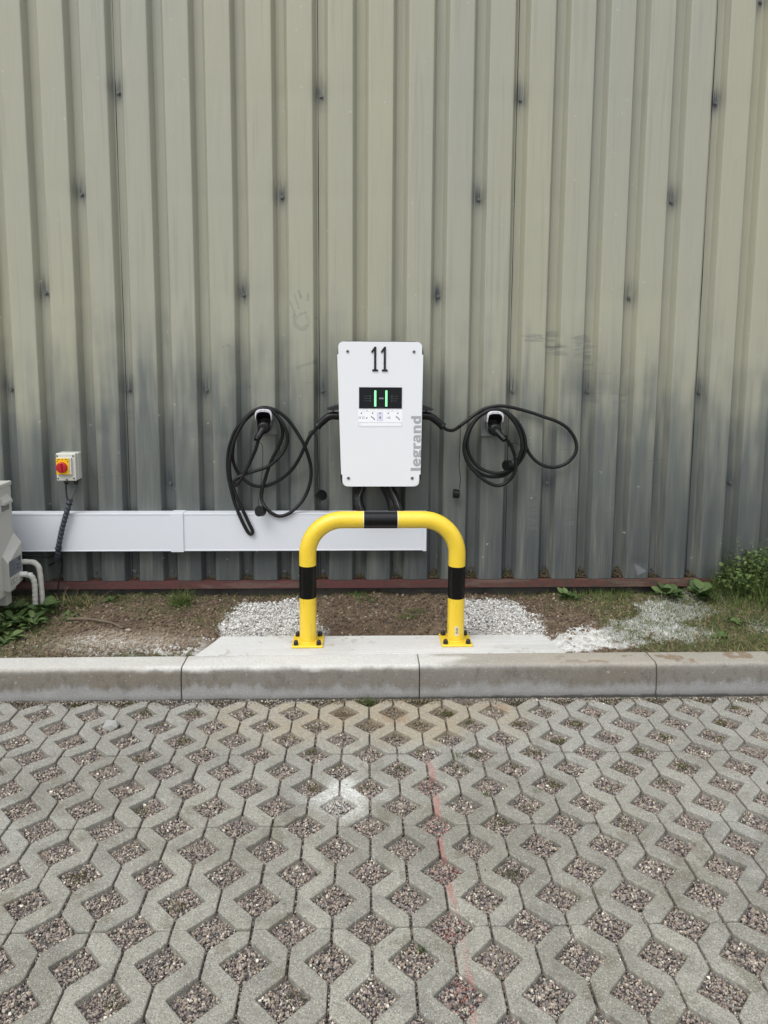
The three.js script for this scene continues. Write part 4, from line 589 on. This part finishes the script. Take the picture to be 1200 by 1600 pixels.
// ------------------------------------------------------------------ wall switch and its wrapped cables
{
  const o = thing('isolator_switch', 'pale grey wall switch box with red knob on yellow plate', 'isolator switch', [-1.479, .854, -3.706]);
  const grey = std(.56, .56, .51, .45);
  mesh('back_box', rbox(.097, .136, .046, .006, .001, 0, .023), grey, o); mesh('lid', rbox(.096, .138, .03, .006, 0, 0, .0605), grey, o);
  mesh('switch_block', rbox(.072, .084, .014, .003, -.005, .007, .0815), grey, o);
  const cv = document.createElement('canvas'); cv.width = 128; cv.height = 160; const c = cv.getContext('2d'); c.fillStyle = '#e9b50c'; c.fillRect(0, 0, 128, 160); c.fillStyle = '#3a2a00'; c.font = 'bold 22px sans-serif'; c.textAlign = 'center'; c.fillText('0', 64, 20); c.fillRect(14, 10, 24, 6); c.fillRect(90, 10, 24, 6); c.fillRect(110, 28, 12, 9); c.fillRect(8, 26, 12, 7);
  const t = new THREE.CanvasTexture(cv); t.colorSpace = THREE.SRGBColorSpace;
  mesh('yellow_plate', box(.0615, .08, .004, -.0095, .007, .0895), new THREE.MeshStandardMaterial({ map: t, roughness: .4 }), o);
  const k = mesh('knob', new THREE.LatheGeometry([[.0, .014], [.0225, .014], [.0255, .0105], [.0268, 0]].map((q) => new THREE.Vector2(...q)).reverse(), 32).rotateX(Math.PI / 2).translate(-.0125, .002, .0915), std(.44, .012, .02, .32), o);
  mesh('knob_grip', rbox(.011, .047, .01, .002, -.0125, .002, .108), std(.4, .012, .025, .32), k);
  for (const x of [-.04, .037]) for (const y of [-.056, .056]) mesh('lid_screw', cyl(.0042, .003, x, y, .0755, 'z', 12), std(.06, .06, .06, .5), o);
  mesh('lid_lug', cyl(.006, .004, .002, -.064, .075, 'z', 14), std(.12, .12, .11, .5), o);
  for (const x of [-.017, .031]) mesh('gland', mergeGeometries([cyl(.0125, .012, x, -.074, .036, 'y', 8), cyl(.009, .016, x, -.085, .036)]), std(.012, .012, .014, .4), o);
  const w = thing('wrapped_cables', 'dark cables in a spiral wrap hanging from the wall switch across the white duct', 'cable', [0, 0, 0]);
  mesh('cable', tube([[-1.496, .775, -3.67], [-1.495, .74, -3.66], [-1.486, .7, -3.645], [-1.475, .67, -3.632]], .0045, 24, 8), rubber, w);
  mesh('cable', tube([[-1.448, .775, -3.67], [-1.452, .735, -3.655], [-1.46, .705, -3.643], [-1.468, .675, -3.632]], .0042, 24, 8), std(.05, .05, .052, .4), w);
  const sc = curve([[-1.4655, .695, -3.632], [-1.473, .66, -3.626], [-1.488, .61, -3.622], [-1.508, .545, -3.622], [-1.53, .455, -3.624], [-1.54, .41, -3.634], [-1.556, .37, -3.66]]);
  mesh('spiral_wrap', modTube(sc, 260, 22, (q, a) => .0116 * (1 + .2 * sst(.12, .3, ((q * 16 + a / 6.2832) % 1 + 1) % 1) * sst(1, .75, ((q * 16 + a / 6.2832) % 1 + 1) % 1))), std(.035, .042, .055, .4), w);
  mesh('cable', tube([[-1.476, .69, -3.63], [-1.49, .63, -3.625], [-1.512, .56, -3.622], [-1.532, .48, -3.622], [-1.552, .425, -3.64], [-1.585, .395, -3.655], [-1.63, .397, -3.655], [-1.72, .408, -3.64]], .0042, 60, 8), rubber, w);
  mesh('cable', tube([[-1.545, .44, -3.64], [-1.562, .4, -3.66], [-1.546, .39, -3.665], [-1.537, .36, -3.672], [-1.545, .3, -3.672], [-1.556, .24, -3.66], [-1.55, .19, -3.65]], .0036, 60, 8), rubber, w);
  mesh('cable', tube([[-1.548, .39, -3.66], [-1.575, .36, -3.68], [-1.61, .34, -3.69]], .004, 16, 8), rubber, w);
  for (const q of [.07, .74]) { const p = sc.getPointAt(q), tg = sc.getTangentAt(q); const g = new THREE.TorusGeometry(.0148, .0022, 6, 20); g.applyQuaternion(new THREE.Quaternion().setFromUnitVectors(new THREE.Vector3(0, 0, 1), tg)).translate(p.x, p.y, p.z); mesh('cable_tie', g, plastic, w); }
}

// ------------------------------------------------------------------ outdoor air conditioning unit
{
  const o = thing('outdoor_unit', 'beige outdoor air conditioning unit cut by the left edge', 'outdoor unit', [0, 0, 0]), bg = std(.5, .495, .46, .5), bx = -1.711, zb = -3.55, zf = -3.23;
  mesh('casing', rbox(.8, .53, zf - zb, .008, bx - .4, .53, (zf + zb) / 2), bg, o);
  mesh('top_cover', rbox(.806, .022, zf - zb + .006, .006, bx - .4, .792, (zf + zb) / 2), bg, o);
  mesh('handle_recess', mergeGeometries([rbox(.006, .075, .1, .002, bx + .001, .7, zb + .085)]), bg, o);
  mesh('handle_hood', (() => { const g = extr(poly([[0, 0], [.02, -.028], [.02, -.04], [0, -.04]]), .085, .001, 1); g.translate(bx, .745, zb + .035); return g; })(), bg, o);
  mesh('handle_painted_shade', box(.004, .03, .075, bx + .003, .688, zb + .078), std(.2, .2, .185, .7), o);  // flat darker strip, colours in the shade below the handle hood
  const A = [bx, .548, zb], B = [-1.678, .503, zb], C = [-1.678, .43, -3.41], Dd = [bx, .462, -3.425], E_ = [-1.678, .313, zb], F = [-1.678, .297, -3.41], G_ = [bx - .01, .297, -3.425], H_ = [bx - .01, .313, zb];
  const quad = (...q) => { const g = new THREE.BufferGeometry(), P = [q[0], q[1], q[2], q[0], q[2], q[3]].flat(); g.setAttribute('position', new THREE.Float32BufferAttribute(P, 3)); g.setAttribute('uv', new THREE.Float32BufferAttribute([0, 0, 1, 0, 1, 1, 0, 0, 1, 1, 0, 1], 2)); g.computeVertexNormals(); return g; };
  mesh('valve_cover', mergeGeometries([quad(Dd, C, B, A), quad(F, E_, B, C), quad(G_, F, C, Dd), quad(E_, H_, A, B), quad(H_, E_, F, G_)]), std(.5, .495, .46, .5, { side: THREE.DoubleSide }), o);
  const cv = document.createElement('canvas'); cv.width = 160; cv.height = 200; const c = cv.getContext('2d'); c.fillStyle = '#70747c'; c.fillRect(0, 0, 160, 200); c.fillStyle = '#3d4048'; for (let i = 0; i < 12; i++) c.fillRect(10, 14 + i * 15, 40 + (i * 37) % 60, 4); c.fillRect(120, 16, 26, 40); c.fillRect(95, 84, 38, 20); c.fillRect(96, 128, 26, 20);
  const t = new THREE.CanvasTexture(cv); t.colorSpace = THREE.SRGBColorSpace;
  const pl = new THREE.PlaneGeometry(.125, .078).rotateY(Math.PI / 2).translate(-1.6768, .402, -3.477); mesh('rating_plate', pl, new THREE.MeshStandardMaterial({ map: t, roughness: .5 }), o);
  const c3 = document.createElement('canvas'); c3.width = 160; c3.height = 70; const d = c3.getContext('2d'); d.fillStyle = '#bdbcb4'; d.fillRect(0, 0, 160, 70); d.strokeStyle = '#222'; d.lineWidth = 6; d.beginPath(); d.arc(40, 35, 24, .9, 5.4); d.stroke(); d.beginPath(); d.arc(82, 35, 24, .9, 5.4); d.moveTo(60, 35); d.lineTo(76, 35); d.stroke(); d.fillStyle = '#333'; d.fillRect(112, 18, 30, 7); d.fillRect(112, 44, 22, 6);
  const t3 = new THREE.CanvasTexture(c3); t3.colorSpace = THREE.SRGBColorSpace; mesh('conformity_mark', new THREE.PlaneGeometry(.08, .032).rotateY(Math.PI / 2).translate(-1.6766, .336, -3.458), new THREE.MeshStandardMaterial({ map: t3, roughness: .5 }), o);
  for (const z of [-3.5, -3.28]) for (const x of [-1.78, -2.4]) mesh('foot', rbox(.11, .07, .05, .004, x, .24, z), bg, o);
  mesh('valve', mergeGeometries([cyl(.014, .03, -1.665, .345, -3.53, 'x', 6), cyl(.011, .03, -1.64, .342, -3.53, 'x', 12)]), std(.75, .75, .73, .4), o);
  const ins = std(.47, .46, .42, .75), pipes = thing('insulated_pipe', 'white foam insulated pipe, outer one bending down beside the outdoor unit', 'pipe', [0, 0, 0]);
  const wr = (q, a) => .0125 * (1 + .05 * Math.sin(q * 50) + .06 * (((q * 9 + a / 6.28) % 1 + 1) % 1));
  mesh('insulation', modTube(curve([[-1.72, .398, -3.56], [-1.67, .398, -3.56], [-1.63, .394, -3.562], [-1.607, .374, -3.562], [-1.6, .335, -3.562], [-1.598, .28, -3.562], [-1.595, .17, -3.562]]), 90, 14, wr), ins, pipes);
  const p2 = thing('insulated_pipe', 'white foam insulated pipe, inner one sagging from the valve of the outdoor unit', 'pipe', [0, 0, 0]);
  mesh('insulation', modTube(curve([[-1.65, .341, -3.53], [-1.63, .335, -3.53], [-1.617, .31, -3.53], [-1.615, .27, -3.53], [-1.617, .18, -3.53]]), 70, 14, wr), ins, p2);
}
renderer.render(scene, camera);
